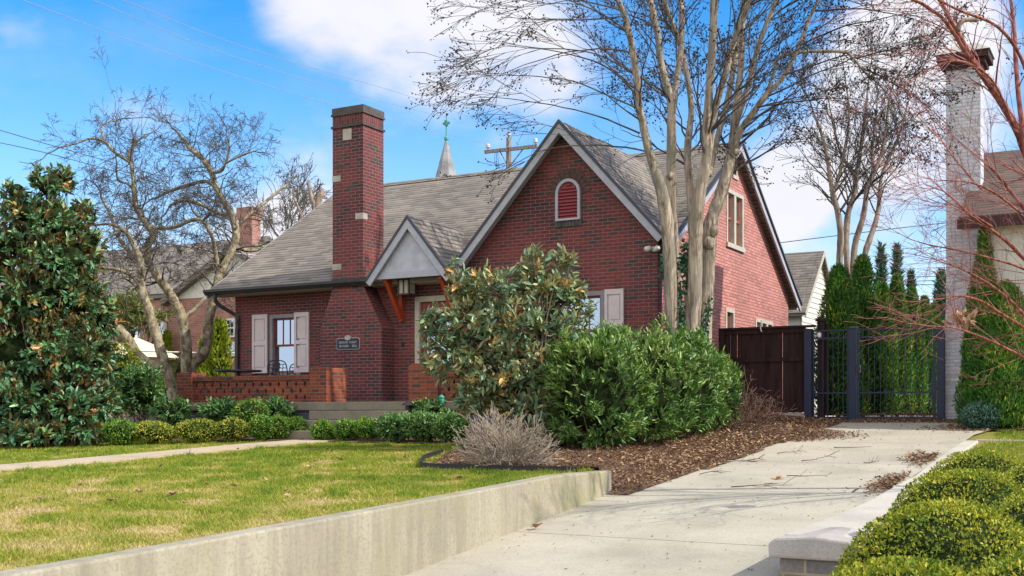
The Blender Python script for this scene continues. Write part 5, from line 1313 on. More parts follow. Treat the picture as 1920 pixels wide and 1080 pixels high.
for k, (x, Y, top, wpx, lab) in enumerate(((1572, 25.0, 503, 74, 'front arborvitae of the row right behind the fence post'),
                                          (1618, 26.6, 484, 66, 'second arborvitae of the row, the broadest behind the gate post'),
                                          (1655, 28.6, 535, 44, 'third arborvitae of the row, short with a yellow side'),
                                          (1682, 30.4, 520, 46, 'fourth arborvitae of the row, pointed, behind the middle of the gate'),
                                          (1710, 32.2, 543, 40, 'fifth arborvitae of the row behind the wide gate leaf'),
                                          (1733, 33.8, 560, 36, 'sixth arborvitae of the row near the far gate post'),
                                          (1752, 35.4, 572, 32, 'last arborvitae of the row next to the white chimney'))):
    p = at(x, 775, Y); s = Y / FOC; zb_ = -.08; h = (HORIZ - top) * s - zb_
    column('arborvitae', (p[0], p[1], zb_), h, wpx * s * 1.5, 8500, lab, 'tree', 'arbor', 100 + k, grp, taper=.52, L=.12, W=.036)
for k, (x, Y, top, wpx, lab) in enumerate(((1652, 40, 462, 30, 'left one of the two slim bluish junipers above the arborvitae row'), (1682, 40, 464, 30, 'right one of the two slim bluish junipers above the arborvitae row'),
                                          (1708, 42, 514, 30, 'short bluish conifer tip above the far end of the row'), (1765, 38, 512, 46, 'bluish conifer rising left of the white chimney'))):
    p = at(x, 775, Y); s = Y / FOC; column('juniper', (p[0], p[1], -.1), (HORIZ - top) * s + .1, wpx * s, 2200, lab, 'tree', 'spiky', 120 + k, 'junipers beyond the row', taper=.6, L=.26, W=.05)
# conifers before the white house
for k, (px_, v, top, wpx, n, lab) in enumerate(((1843, 2.55, 478, 92, 7000, 'broad dark conifer growing against the white chimney'), (1885, 2.3, 535, 150, 9000, 'widest dark conifer against the neighbour wall at the right edge'), (1846, 2.75, 425, 56, 3500, 'slim tall conifer between chimney and white wall'),
                                             (1876, 2.15, 590, 124, 7000, 'low dark conifer in front of the widest one'))):
    u = on_v(px_, 775, v)[0]
    Y = float((np.array((u, v, 0)) - CAM) @ FW); s = Y / FOC; g0 = gz(u, v)
    column('conifer', (u, v, g0), (HORIZ - top) * s - g0, wpx * s, int(n * 1.9), lab, 'tree', 'arbor', 130 + k, 'conifers before the white house', taper=.55, L=.105, W=.034)
q_ = on_v(1840, 775, 1.72); g0 = gz(q_[0], q_[1]); clipped('blue_green_shrub', (q_[0], q_[1], g0 + .24), (.33, .33, .27), 3600, .045, .02, 'bluegreen', 'small round blue green shrub at the foot of the dark conifers', None, 140)
# golden conifers behind the porch end
for k, (x, Y, top, bot, wpx, lab) in enumerate(((412, 36, 605, 700, 44, 'bright yellow green columnar conifer beside the house corner'), (385, 38, 640, 705, 26, 'short golden conifer left of the bright column'), (314, 44, 625, 700, 20, 'thin golden conifer between the bare trunks'))):
    p = at(x, bot, Y); s = Y / FOC; zb_ = gz(p[0], p[1]); column('golden_conifer', (p[0], p[1], zb_), (HORIZ - top) * s - zb_, wpx * s * 1.15, 1800, lab, 'tree', 'goldarbor', 150 + k, 'golden conifers', taper=.4, L=.2, W=.07)
# yellowish loose evergreen behind the bare trees
bl = [blob(*a) for a in ((245, 575, 42, 40, 30), (225, 610, 42, 34, 28), (265, 605, 42, 32, 22), (300, 590, 43, 22, 14), (240, 640, 42, 20, 16))]
p = at(245, 700, 42); broad_shrub('loose_evergreen', bl, 9, 200, .30, .07, 'haze_green', 'loose yellowish evergreen tree between the magnolia and the bare trunks', 'tree', (p[0], p[1], -.4), .1, 160)

# ------------------------------------------------------------------ bare trees
def pods(tw, size, n, r, near=.12):
    """clusters of small dry capsules at the twig tips: tiny closed tetrahedra"""
    T = np.array([q[0] for q in tw.tips]); Dd = np.array([q[1] for q in tw.tips])
    P = np.repeat(T, n, 0) + r.normal(size=(len(T) * n, 3)) * near + np.repeat(Dd, n, 0) * near * .6
    s = size * r.uniform(.6, 1.4, len(P))[:, None, None]; tet = np.array([(1, 1, 1), (1, -1, -1), (-1, 1, -1), (-1, -1, 1)]) * .6
    V = (P[:, None] + tet * s * r.uniform(.7, 1.3, (len(P), 4, 1))).reshape(-1, 3)
    b = np.arange(len(P))[:, None] * 4; F = np.concatenate([b + q for q in ([0, 1, 2], [0, 3, 1], [0, 2, 3], [1, 3, 2])])
    return V, F, np.repeat(r.random(len(P)), 4)

def along(S, f0, f1, n, r):
    """points and tangents along a limb path"""
    k = (r.uniform(f0, f1, n) * (len(S) - 1)); i = np.clip(k.astype(int), 0, len(S) - 2); f = (k - i)[:, None]
    P = S[i, :3] * (1 - f) + S[i + 1, :3] * f; T = unit(S[i + 1, :3] - S[i, :3]); R_ = S[i, 3]; return P, T, R_

def twig_obj(tw, name, m, t, n=3, rmin=.003):
    V, F = tw.arrays(n, rmin); return np_mesh(name, V, F, m, t)

# crape myrtle in front of the house corner
Yc = 21.25; gx = at(1292, 800, Yc); g0 = gz(gx[0], gx[1])
t = thing('crape_myrtle', (gx[0], gx[1], g0), 'large bare multi-stemmed crape myrtle with smooth tan trunks before the house corner', 'tree')
r = np.random.default_rng(200)
by = 775 - g0 / Yc * FOC + 6
ST = [  # picture path (x, y, width), depth at the foot and at the top
    ([(1268, by, 40), (1264, 680, 30), (1259, 580, 26), (1255, 470, 25), (1248, 400, 24), (1237, 345, 22), (1217, 284, 16), (1205, 230, 14), (1199, 204, 14), (1192, 133, 13), (1177, 49, 12), (1159, 0, 10), (1140, -60, 8)], Yc - .05, 19.85),
    ([(1272, by, 36), (1270, 680, 28), (1268, 560, 25), (1262, 470, 24), (1258, 400, 23), (1259, 311, 19), (1259, 249, 18), (1257, 187, 14), (1240, 120, 13), (1232, 58, 12), (1219, 0, 11), (1205, -60, 8)], Yc + .1, 21.15),
    ([(1259, 230, 12), (1266, 169, 12), (1277, 89, 12), (1279, 0, 10), (1285, -60, 7)], 21.20, 22.15),
    ([(1277, 89, 9), (1272, 75, 9), (1256, 30, 8), (1245, 0, 8), (1230, -50, 6)], 21.75, 21.25),
    ([(1290, by, 34), (1288, 660, 27), (1294, 560, 25), (1301, 470, 23), (1300, 410, 20), (1294, 355, 16), (1290, 300, 15), (1290, 266, 14), (1296, 204, 11), (1288, 140, 10), (1280, 100, 9)], Yc + .25, 22.25),
    ([(1300, by, 38), (1296, 650, 32), (1302, 560, 28), (1304, 470, 26), (1306, 410, 25), (1314, 355, 22), (1325, 295, 19), (1325, 240, 17), (1330, 169, 15), (1337, 71, 15), (1339, 0, 14), (1344, -60, 11)], Yc - .2, 20.25),
    ([(1328, 290, 15), (1337, 222, 14), (1347, 180, 13), (1359, 142, 13), (1381, 62, 12), (1408, 0, 10), (1430, -50, 8)], 20.75, 19.75),
    ([(1328, 330, 13), (1341, 275, 12), (1357, 215, 11), (1368, 169, 11), (1385, 75, 10), (1396, 20, 9), (1405, -50, 7)], 21.45, 22.15),
    ([(1316, by, 44), (1318, 660, 34), (1322, 560, 32), (1326, 480, 32), (1333, 420, 28), (1350, 369, 24), (1367, 310, 21), (1374, 270, 18), (1380, 209, 15), (1390, 115, 12), (1392, 44, 11), (1398, -40, 9)], Yc + .1, 21.55),
    ([(1378, 250, 13), (1383, 222, 12), (1403, 160, 11), (1421, 89, 10), (1440, 40, 9), (1456, 0, 8), (1475, -40, 6)], 21.45, 20.95),
    ([(1370, 300, 14), (1380, 265, 14), (1395, 235, 13), (1412, 212, 12), (1434, 182, 11), (1470, 142, 9), (1499, 84, 8), (1520, 30, 7), (1545, -20, 5)], 21.45, 20.55),
    ([(1434, 182, 7), (1450, 140, 6), (1460, 110, 6), (1500, 98, 6), (1580, 97, 6), (1600, 110, 5), (1615, 128, 4)], 21.15, 20.45),
    ([(1352, 372, 10), (1335, 400, 14), (1318, 440, 16), (1308, 480, 14)], 21.50, 21.40)]
mb = MB(); paths = []
for pix, a, b in ST: paths.append(limb(mb, pix, a, b, 7, r, 10, .07))
# knots and burls where stems part
for x, y, w in ((1250, 395, 16), (1303, 470, 15), (1330, 455, 22), (1338, 435, 18), (1256, 330, 14), (1382, 285, 12), (1290, 262, 10)):
    c = at(x, y, Yc - .12); s = w / 2 * Yc / FOC; V, F, _ = lump(c, (s, s, s * 1.2), int(x), 2, .22); mb.add(V, [tuple(f) for f in F])
mb.build('trunk', 'crape_bark', t, smooth=True)
tw = Twigs(201)
for i, S in enumerate(paths[:-1]):
    n = 6 if len(S) > 40 else 4
    ztop = S[:, 2]; f0 = np.argmax(ztop > 4.3) / len(S) if (ztop > 4.3).any() else .6
    P, T, R_ = along(S, max(f0, .1), .97, n + 3, r)
    out = unit((P - [gx[0], gx[1], 0]) * [1, 1, 0])
    for p, d, rd, o in zip(P, T, R_, out):
        side = unit(np.cross(d, r.normal(size=3)) + o * .8); dd = unit(d * .75 + side * .9)
        tw.grow(p, dd, r.uniform(1.1, 2.1), max(.010, rd * .32), 3, .11, .035, .55, 2.7, .19, .56)
    tw.grow(S[-1, :3], S[-1, :3] - S[-4, :3], 1.6, S[-1, 3], 3, .1, .02, .5, 4, .19, .6)
# drooping fans towards the left and right
for x, y, dx, dz, L_ in ((1199, 250, -1, .45, 2.9), (1205, 210, -1, .65, 3.0), (1215, 285, -1, .35, 2.9), (1192, 140, -1, .6, 2.6), (1178, 60, -1, .5, 2.6), (1195, 170, -1, .8, 2.6), (1165, 20, -1, .3, 2.5), (1170, 30, -1, .0, 2.2), (1188, 100, -1, .25, 2.7),
                         (1440, 180, 1, .5, 2.2), (1470, 140, 1, .35, 2.4), (1500, 84, 1, .3, 2.4), (1420, 200, 1, .15, 2.0), (1530, 20, 1, .1, 2.2), (1615, 128, 1, -.3, 1.7), (1600, 110, 1, .25, 1.9), (1460, 20, 1, .5, 2.0), (1400, 10, .6, .5, 2)):
    p = at(x, y, 20.65); d = RT * dx + UP * dz + FW * r.uniform(-.5, .3)
    tw.grow(p, d, L_, .02, 3, .07, -.035, .42, 3.3, .2, .55)
twig_obj(tw, 'branches', 'twig', t, 3, .0042)
V, F, T = pods(tw, .020, 2, r, .03); np_mesh('seed_heads', V, F, 'seed', t, T)

# ivy on the trunks
def vine(label, lines, w, n, seed):
    r = np.random.default_rng(seed); P = []; 
    for (a, b) in lines:
        f = r.random((n, 1)); x = a[0] + (b[0] - a[0]) * f; y = a[1] + (b[1] - a[1]) * f
        for q, (xx, yy) in enumerate(zip(x[:, 0], y[:, 0])): P.append(at(xx + r.normal() * w, yy + r.normal() * 5, 20.97 + r.normal() * .05))
    P = np.array(P); k = len(P); g = P[np.argmin(P[:, 2])]; t = thing('ivy', tuple(g), label, 'climbing plant', 'ivy on the crape myrtle')
    D = unit(r.normal(size=(k, 3)) + [0, 0, -.5]); Nn = unit(-FW + r.normal(size=(k, 3)) * .6)
    V, F, q = leaves(P, D, Nn, .075 * r.uniform(.6, 1.2, k), .065 * r.uniform(.7, 1.2, k)); np_mesh('foliage', V, F, 'ivy', t, np.repeat(r.random(k), q))
    mb = MB()
    for (a, b) in lines: mb.tube(spline([at(a[0], a[1], 21.02), at((a[0] + b[0]) / 2 + 3, (a[1] + b[1]) / 2, 21.0), at(b[0], b[1], 21.02)], 6), .012, 5)
    mb.build('stem', 'stem', t)
vine('dark ivy climbing between the two middle trunks of the crape myrtle', [((1280, 478), (1288, 540)), ((1276, 530), (1272, 620)), ((1296, 575), (1276, 625)), ((1287, 455), (1284, 500))], 5, 120, 211)
vine('thin ivy on the left side of the left crape myrtle trunk', [((1243, 470), (1243, 525))], 3, 80, 212)
vine('ivy tuft low on the right crape myrtle trunk', [((1330, 560), (1318, 640)), ((1312, 615), (1322, 640))], 4, 110, 213)

# two bare lichened trees at the left
def left_tree(label, limbs, base, seed, lev=3, crown_y=520):
    r = np.random.default_rng(seed); g = at(*base); g0 = gz(g[0], g[1])
    t = thing('bare_tree', (g[0], g[1], g0), label, 'tree', 'bare trees left of the house'); mb = MB(); tw = Twigs(seed + 1)
    for pix, a, b in limbs:
        S = limb(mb, pix, a, b, 6, r, 8, .12)
        ln = np.linalg.norm(np.diff(S[:, :3], axis=0), axis=1).sum(); zmin = (HORIZ - crown_y) / FOC * a
        f0 = np.argmax(S[:, 2] > zmin) / len(S) if (S[:, 2] > zmin).any() else .95
        n = max(4, int(ln * (1 - f0) * 7)); P, T, R_ = along(S, f0, .98, n, r)
        for p, d, rd in zip(P, T, R_):
            side = unit(np.cross(d, r.normal(size=3)) + [0, 0, .15]); tw.grow(p, d * .5 + side, r.uniform(.5, 1.2), max(.009, rd * .28), lev, .22, -.005, .8, 3.1, .16, .62)
        tw.grow(S[-1, :3], S[-1, :3] - S[-3, :3], .8, S[-1, 3], lev - 1, .24, .0, .7, 4, .16, .6)
    mb.build('trunk', 'left_bark', t, smooth=True); twig_obj(tw, 'branches', 'twig_left', t, 3, .0042); return t
Ya = 28.0
left_tree('bare lichened tree with a low leaning limb, nearest the left magnolia',
    [([(330, 760, 24), (318, 715, 22), (305, 670, 20), (292, 625, 19), (280, 585, 18), (266, 545, 16), (265, 508, 15), (261, 482, 13), (247, 452, 11), (232, 430, 8), (205, 420, 6)], Ya, Ya),
     ([(312, 700, 22), (285, 688, 22), (256, 665, 22), (240, 640, 22), (225, 620, 19), (212, 600, 14), (200, 580, 10), (180, 560, 7), (150, 545, 5)], Ya, Ya - .8),
     ([(265, 530, 9), (245, 515, 8), (220, 505, 7), (190, 500, 6), (170, 470, 5), (140, 455, 4)], Ya, Ya - 1),
     ([(262, 490, 10), (240, 470, 8), (220, 440, 7), (206, 400, 6), (190, 370, 5)], Ya, Ya + .8)], (325, 755, Ya), 300, 3, 560)
Yb = 29.5
left_tree('tall bare tree with twin curving stems just left of the house roof',
    [([(352, 770, 24), (350, 690, 22), (349, 650, 20), (344, 605, 20), (335, 580, 18), (315, 545, 17), (302, 528, 16), (286, 505, 14), (277, 488, 14), (275, 465, 14), (287, 440, 14), (277, 422, 14), (263, 402, 12), (255, 387, 11), (252, 360, 10), (250, 335, 8), (246, 305, 8)], Yb, Yb - .5),
     ([(246, 305, 7), (230, 295, 7), (217, 287, 6), (205, 275, 6), (195, 265, 5), (170, 260, 4), (140, 270, 3), (110, 277, 3)], Yb - .5, Yb - 1.2),
     ([(195, 265, 4), (190, 240, 4), (200, 230, 3), (218, 226, 3)], Yb - .8, Yb - .4), ([(246, 305, 6), (242, 285, 5), (255, 265, 4), (275, 255, 3)], Yb - .5, Yb),
     ([(252, 358, 6), (240, 345, 5), (222, 338, 4), (218, 318, 4)], Yb, Yb - .6), ([(277, 425, 8), (300, 428, 8), (330, 425, 7), (360, 412, 7), (382, 412, 6)], Yb, Yb - 1),
     ([(357, 770, 24), (358, 692, 20), (380, 665, 22), (388, 640, 19), (392, 600, 18), (400, 565, 17), (405, 540, 17), (412, 515, 16), (430, 480, 15), (440, 455, 15), (442, 430, 14), (432, 400, 13), (418, 375, 12), (405, 350, 11), (396, 322, 11), (385, 305, 10), (375, 293, 10), (355, 277, 8), (345, 262, 6), (330, 245, 4)], Yb, Yb + 1.2),
     ([(404, 350, 8), (385, 340, 7), (350, 348, 7), (320, 358, 6), (290, 372, 4)], Yb + .8, Yb + 1.5), ([(396, 325, 6), (415, 320, 6), (425, 300, 5), (430, 275, 4), (424, 250, 3)], Yb + .9, Yb + .2),
     ([(425, 305, 4), (445, 295, 4), (475, 283, 3)], Yb + .5, Yb), ([(434, 405, 8), (410, 400, 7), (380, 385, 7), (345, 375, 7), (320, 385, 5)], Yb + .8, Yb + .2),
     ([(440, 430, 8), (465, 405, 7), (490, 385, 6), (520, 360, 5), (540, 345, 4)], Yb + 1, Yb + 1.8), ([(438, 462, 9), (470, 470, 7), (500, 460, 6), (530, 440, 4)], Yb + 1, Yb + 2),
     ([(410, 518, 9), (405, 480, 9), (398, 445, 8), (385, 420, 7), (370, 405, 5)], Yb + .6, Yb), ([(342, 600, 9), (375, 570, 8), (395, 545, 7), (410, 530, 6)], Yb, Yb + .5)], (355, 765, Yb), 320, 3, 560)
# far bare trees behind the left roof and at the far left
def far_tree(label, x, ybase, top, Y, spread_, seed, lev=4, m='twig_left', group='far bare trees', rm=.012, n0=5, trunkw=10):
    r = np.random.default_rng(seed); g = at(x, ybase, Y); s = Y / FOC; H = (ybase - top) * s; g0 = gz(g[0], g[1]) if abs(g[2]) > 5 or g[2] > 0 else g[2]
    t = thing('far_tree', (g[0], g[1], min(g0, g[2])), label, 'tree', group); tw = Twigs(seed)
    mb = MB(); b = np.array([g[0], g[1], min(g0, g[2])]); k = b + [0, 0, max(H * .3, g[2] - b[2])]
    mb.tube(spline([b, (b + k) / 2 + r.normal(size=3) * .1, k], 5), np.linspace(trunkw * s / 2, trunkw * s / 3, 11), 7); mb.build('trunk', 'back_bark', t, smooth=True)
    for i in range(n0): tw.grow(k - [0, 0, H * .1 * r.random()], UP * 1.0 + rand_dirs(1, r)[0] * spread_, H * r.uniform(.5, .75), trunkw * s / 4, lev - 1, .12, .04, .5, 4.5, H / 18, .55)
    twig_obj(tw, 'branches', m, t, 3, rm); return t
far_tree('hazy bare tree behind the left end of the roof', 545, 460, 290, 62, .5, 340, 4, 'twig_left', rm=.014)
far_tree('faint bare tree beyond the magnolia at the left edge', -10, 560, 300, 60, .6, 342, 4, 'twig_left', rm=.014)
p = at(590, 420, 55); t = thing('pollarded_tree', (p[0], p[1], -.3), 'bare tree with lopped pale limbs rising over the left end of the roof', 'tree'); mb = MB()
for pix in ([(592, 430, 14), (590, 392, 12), (583, 365, 8), (577, 338, 5)], [(592, 430, 14), (596, 385, 12), (602, 362, 12), (603, 357, 11)], [(602, 365, 4), (612, 370, 3), (618, 378, 2)], [(560, 430, 6), (565, 405, 5), (553, 375, 4), (548, 350, 3)]): limb(mb, pix, 55, 55, 5, np.random.default_rng(3), 8, .1)
mb.tube([(p[0], p[1], -.5), at(592, 425, 55)], [.3, .2], 8); mb.build('trunk', 'back_bark', t, smooth=True)

# bare vase-shaped tree beyond the gate
Yd = 33.0; g = at(1598, 600, Yd); r = np.random.default_rng(350)
t = thing('vase_tree', (g[0], g[1], -.1), 'bare vase shaped crape myrtle behind the arborvitae and the garage', 'tree'); mb = MB(); tw = Twigs(351)
LB = [([(1590, 785, 16), (1580, 600, 14), (1574, 500, 13), (1576, 440, 12), (1570, 395, 11), (1562, 365, 10), (1556, 330, 8), (1550, 290, 7), (1540, 250, 6), (1525, 210, 4)], Yd, Yd - .8),
      ([(1594, 785, 16), (1590, 600, 14), (1588, 500, 12), (1586, 450, 12), (1590, 400, 11), (1600, 370, 10), (1606, 335, 9), (1612, 290, 8), (1620, 240, 6), (1625, 190, 5), (1630, 140, 3)], Yd, Yd + .6),
      ([(1600, 785, 16), (1602, 600, 14), (1600, 500, 12), (1604, 455, 12), (1616, 415, 11), (1622, 385, 10), (1626, 355, 9), (1640, 320, 8), (1655, 280, 7), (1662, 230, 5), (1668, 180, 4)], Yd, Yd - .5),
      ([(1606, 785, 16), (1614, 600, 13), (1620, 490, 12), (1630, 450, 11), (1642, 415, 10), (1648, 385, 9), (1650, 350, 7), (1656, 320, 6), (1675, 280, 5), (1690, 240, 4), (1700, 200, 3)], Yd, Yd + .8),
      ([(1562, 365, 7), (1572, 335, 7), (1580, 300, 6), (1590, 250, 5), (1592, 200, 4), (1585, 150, 3)], Yd - .4, Yd), ([(1606, 335, 7), (1592, 315, 6), (1578, 290, 5), (1568, 260, 4), (1560, 220, 3)], Yd + .2, Yd - .5),
      ([(1640, 320, 6), (1635, 285, 5), (1640, 240, 4), (1645, 190, 3)], Yd - .3, Yd + .4)]
for pix, a, b in LB:
    S = limb(mb, pix, a, b, 6, r, 7, .08); f0 = np.argmax(S[:, 2] > (HORIZ - 420) / FOC * Yd) / len(S); P, T, R_ = along(S, f0, .98, 14, r)
    for p, d, rd in zip(P, T, R_):
        tw.grow(p, d * .8 + unit(np.cross(d, r.normal(size=3))) * .75, r.uniform(.8, 1.8), max(.012, rd * .4), 2, .12, .03, .6, 3.6, .22, .55)
    tw.grow(S[-1, :3], S[-1, :3] - S[-3, :3], 1.4, S[-1, 3], 3, .12, .03, .6, 4, .22, .6)
mb.build('trunk', 'back_bark', t, smooth=True); twig_obj(tw, 'branches', 'twig', t, 3, .0065); V, F, T = pods(tw, .022, 1, r, .04); np_mesh('seed_heads', V, F, 'seed', t, T)

# red barked maple reaching in from the right
Ye = 12.0; r = np.random.default_rng(360); g = at(2080, 900, Ye + 1)
t = thing('red_maple', (g[0], g[1], gz(g[0], g[1])), 'coral barked maple with fine red twigs reaching in at the right edge', 'tree'); mb = MB(); tw = Twigs(361)
LB = [([(2080, 960, 40), (2050, 700, 32), (2010, 520, 24), (1965, 390, 22), (1925, 290, 20), (1905, 240, 18), (1870, 180, 17), (1835, 130, 16), (1815, 100, 15), (1795, 60, 11), (1775, 25, 9), (1760, -10, 8)], Ye + 1, Ye),
      ([(1835, 130, 11), (1815, 105, 10), (1790, 65, 9), (1768, 35, 8), (1745, 18, 8), (1725, 5, 7), (1690, -8, 5)], Ye, Ye - .6),
      ([(1925, 290, 13), (1912, 200, 11), (1905, 120, 10), (1902, 60, 9), (1895, 0, 7), (1885, -50, 5)], Ye + .2, Ye + .8),
      ([(1965, 390, 10), (1940, 200, 8), (1915, 110, 8), (1870, 50, 7), (1800, 20, 6), (1760, 0, 5)], Ye + .3, Ye - .8),
      ([(2040, 640, 16), (1985, 540, 11), (1925, 490, 9), (1890, 455, 9), (1850, 425, 8), (1822, 405, 7), (1800, 385, 6)], Ye + .6, Ye - .3),
      ([(1985, 540, 10), (1950, 430, 9), (1915, 385, 8), (1880, 340, 7), (1858, 315, 6), (1840, 300, 4)], Ye + .4, Ye + .9),
      ([(1915, 400, 6), (1870, 365, 5), (1830, 345, 4), (1800, 340, 3), (1770, 338, 2)], Ye + .1, Ye - .6),
      ([(1840, 355, 4), (1800, 310, 4), (1770, 270, 3), (1755, 240, 2)], Ye, Ye + .4),
      ([(2050, 720, 14), (1990, 650, 9), (1930, 620, 8), (1880, 590, 7), (1840, 565, 6), (1800, 555, 5), (1770, 560, 3)], Ye + .8, Ye - .3),
      ([(1930, 600, 8), (1890, 560, 7), (1850, 530, 6), (1815, 510, 5), (1780, 495, 3)], Ye + .5, Ye),
      ([(2050, 740, 12), (1980, 700, 8), (1920, 670, 7), (1870, 645, 6), (1830, 628, 5), (1790, 615, 4), (1755, 612, 3)], Ye + .8, Ye - .5),
      ([(1980, 545, 8), (1920, 505, 6), (1860, 485, 5), (1800, 470, 4), (1745, 460, 3)], Ye + .5, Ye + .1),
      ([(1860, 425, 5), (1820, 400, 4), (1795, 388, 3), (1770, 375, 2)], Ye, Ye - .5),
      ([(1900, 235, 6), (1860, 150, 5), (1800, 115, 5), (1740, 130, 4), (1700, 160, 3)], Ye, Ye - .7)]
for pix, a, b in LB:
    pix = [(x_, y_, w_ * .82) for x_, y_, w_ in pix]; S = limb(mb, pix, a, b, 6, r, 8, .06); vis = np.argmax(((S[:, :3] - CAM) @ RT) / ((S[:, :3] - CAM) @ FW) < .50) / len(S)
    P, T, R_ = along(S, min(vis, .8), .98, 15 if pix[0][1] > 500 else 9, r)
    for p, d, rd in zip(P, T, R_):
        tw.grow(p, d * .9 + unit(np.cross(d, r.normal(size=3))) * .6, r.uniform(.35, .85), max(.005, rd * .35), 2, .12, .01, .45, 2.0, .13, .6)
    tw.grow(S[-1, :3], S[-1, :3] - S[-3, :3], .8, S[-1, 3], 2, .09, .01, .5, 4, .13, .6)
mb.build('trunk', 'maple', t, smooth=True); twig_obj(tw, 'branches', 'maple_twig', t, 3, .0018)
S = [at(1795, 55, Ye + .3), at(1800, 42, Ye + .3), at(1815, 36, Ye + .3), at(1832, 38, Ye + .3)]
mb = MB(); mb.tube(spline([at(1796, 58, Ye), at(1800, 44, Ye), at(1812, 37, Ye), at(1832, 38, Ye)], 5), [.028] * 8 + [.024] * 8, 8); mb.build('dead_stub', 'back_bark', t, smooth=True)
n = 60; P = at(1802, 597, 11.9) + r.normal(size=(n, 3)) * [.06, .04, .035]; D = rand_dirs(n, r); V, F, q = leaves(P, D, rand_dirs(n, r), .10, .05)
tq = thing('dead_leaf_clump', tuple(P.mean(0)), 'clump of curled dead leaves caught in the red maple twigs', 'leaves'); np_mesh('leaf_clump', V, F, 'litter', tq, np.repeat(r.uniform(.5, 1, n), q))

# ------------------------------------------------------------------ bare twiggy shrub and dried perennials
g = at(946, 872, 14.6); g0 = gz(g[0], g[1]); r = np.random.default_rng(370)
t = thing('twiggy_shrub', (g[0], g[1], g0), 'leafless pale twiggy dome shaped shrub at the tip of the mulch bed', 'shrub'); tw = Twigs(371)
for i in range(125):
    a = r.uniform(0, 2 * pi); e = r.beta(1.5, 1.6) * 1.35 + .10; d = np.array([cos(a) * cos(e), sin(a) * cos(e), sin(e)])
    tw.grow(np.array([g[0], g[1], g0]) + [cos(a) * .12 * r.random(), sin(a) * .12 * r.random(), .0], d, r.uniform(.42, .62), r.uniform(.006, .010), 2, .17, .04, .5, 2.9, .075, .52)
twig_obj(tw, 'branches', 'twig_pale', t, 3, .0032)
for k, (x, y, Y, h, lab) in enumerate(((1392, 775, 21.0, 1.0, 'tangle of dried brown stems between the laurel hedge and the wooden fence'), (1418, 770, 22.3, .55, 'smaller dried stem clump against the wooden fence'))):
    g = at(x, y, Y); g0 = gz(g[0], g[1]); t = thing('dried_plant', (g[0], g[1], g0), lab, 'plant'); tw = Twigs(380 + k)
    for i in range(26): tw.grow(np.array([g[0], g[1], g0]) + r.normal(size=3) * [.1, .1, 0], r.normal(size=3) * [.5, .5, .1] + [0, 0, 1], h * r.uniform(.6, 1.1), .008, 2, .22, 0, .7, 3, .10, .5)
    twig_obj(tw, 'stems', 'twig_brown', t, 3, .0045)

# ------------------------------------------------------------------ grass, mulch chips, fallen leaves, sticks
r = np.random.default_rng(400)
def in_view(P, m=60):
    q = P - CAM; Yv = q @ FW; x = 960 + FOC * (q @ RT) / np.maximum(Yv, .1); y = HORIZ - FOC * q[:, 2] / np.maximum(Yv, .1)
    return (Yv > 2) & (x > -m) & (x < 1920 + m) & (y < 1080 + m), Yv
def blades(name, n, box, test, hgt, seed, zo=0.0):
    r = np.random.default_rng(seed); u = r.uniform(box[0], box[1], n); v = r.uniform(box[2], box[3], n)
    ok = test(u, v); u, v = u[ok], v[ok]; P = np.stack([u, v, ground_z(u, v) + zo], 1); vis, Yv = in_view(P, 420)
    ok = vis & (r.random(len(u)) < np.clip((9.0 / Yv) ** 1.5, .10, 1)); P, Yv = P[ok], Yv[ok]; k = len(P)
    sc = np.clip(Yv / 9.0, 1, 2.2) ** .7
    pat = .5 + .5 * noise3(np.stack([P[:, 0] * .8, P[:, 1] * .8, P[:, 0] * .0], 1), 1.0)
    pat2 = .5 + .5 * noise3(np.stack([P[:, 0] * 2.9, P[:, 1] * 3.3, P[:, 1] * .7], 1), 1.0)
    near = np.clip((-9.5 - P[:, 1]) / 5.5, 0, 1)
    tv = np.clip(.22 + .30 * pat + .24 * (pat2 - .3) + .34 * near * (.55 + pat2 * .9) + r.normal(size=k) * .13, 0, 1)
    dead = sstep(.15, .75, noise3(np.stack([P[:, 0] * 1.7 + 3, P[:, 1] * 2.3, P[:, 0] * .9], 1), 1.0) + .35 * noise3(np.stack([P[:, 0] * 6.3, P[:, 1] * 7.7, P[:, 0]], 1), 1.0))
    lush = sstep(.35, .8, noise3(np.stack([P[:, 0] * 3.7, P[:, 1] * 3.1 + 5, P[:, 1] * 2.0], 1), 1.0))
    tv = np.clip(tv + .34 * dead - .22 * lush, 0, 1)
    D = unit(r.normal(size=(k, 3)) * [.55, .55, .1] + [0, 0, .8]); S = unit(np.cross(D, r.normal(size=(k, 3))))
    tuft = np.where(noise3(P * [6.1, 5.3, 0], 1.0) > .45, 1.5, 1.0)
    edge_ = 1 + 1.1 * np.exp(-((12.84 - P[:, 0]) / .06) ** 2) * (r.random(k) < .5)
    h = (hgt * r.uniform(.45, 1.35, k) * tuft * edge_ * (1 - .35 * dead + .5 * lush))[:, None] * sc[:, None] ** .5; w = .0042 * sc[:, None] * r.uniform(.7, 1.4, (k, 1))
    bend = unit(r.normal(size=(k, 3)) * [1, 1, .2]) * h * .35
    V = np.stack([P - S * w, P + S * w, P + D * h + bend], 1).reshape(-1, 3); F = np.arange(3 * k).reshape(-1, 3)
    o = np_mesh(name, V, F, 'grass', None, np.repeat(tv, 3)); o['kind'] = 'stuff'; o['label'] = 'short winter lawn grass, green with straw coloured patches' if 'lawn' in name else 'short grass'; return o
blades('lawn_grass', 2100000, (-12, 12.84, -17.5, -2.9), lambda u, v: in_lawn(u, v) & (np.abs(path_d(u, v) - .43) > .02), .034, 401)
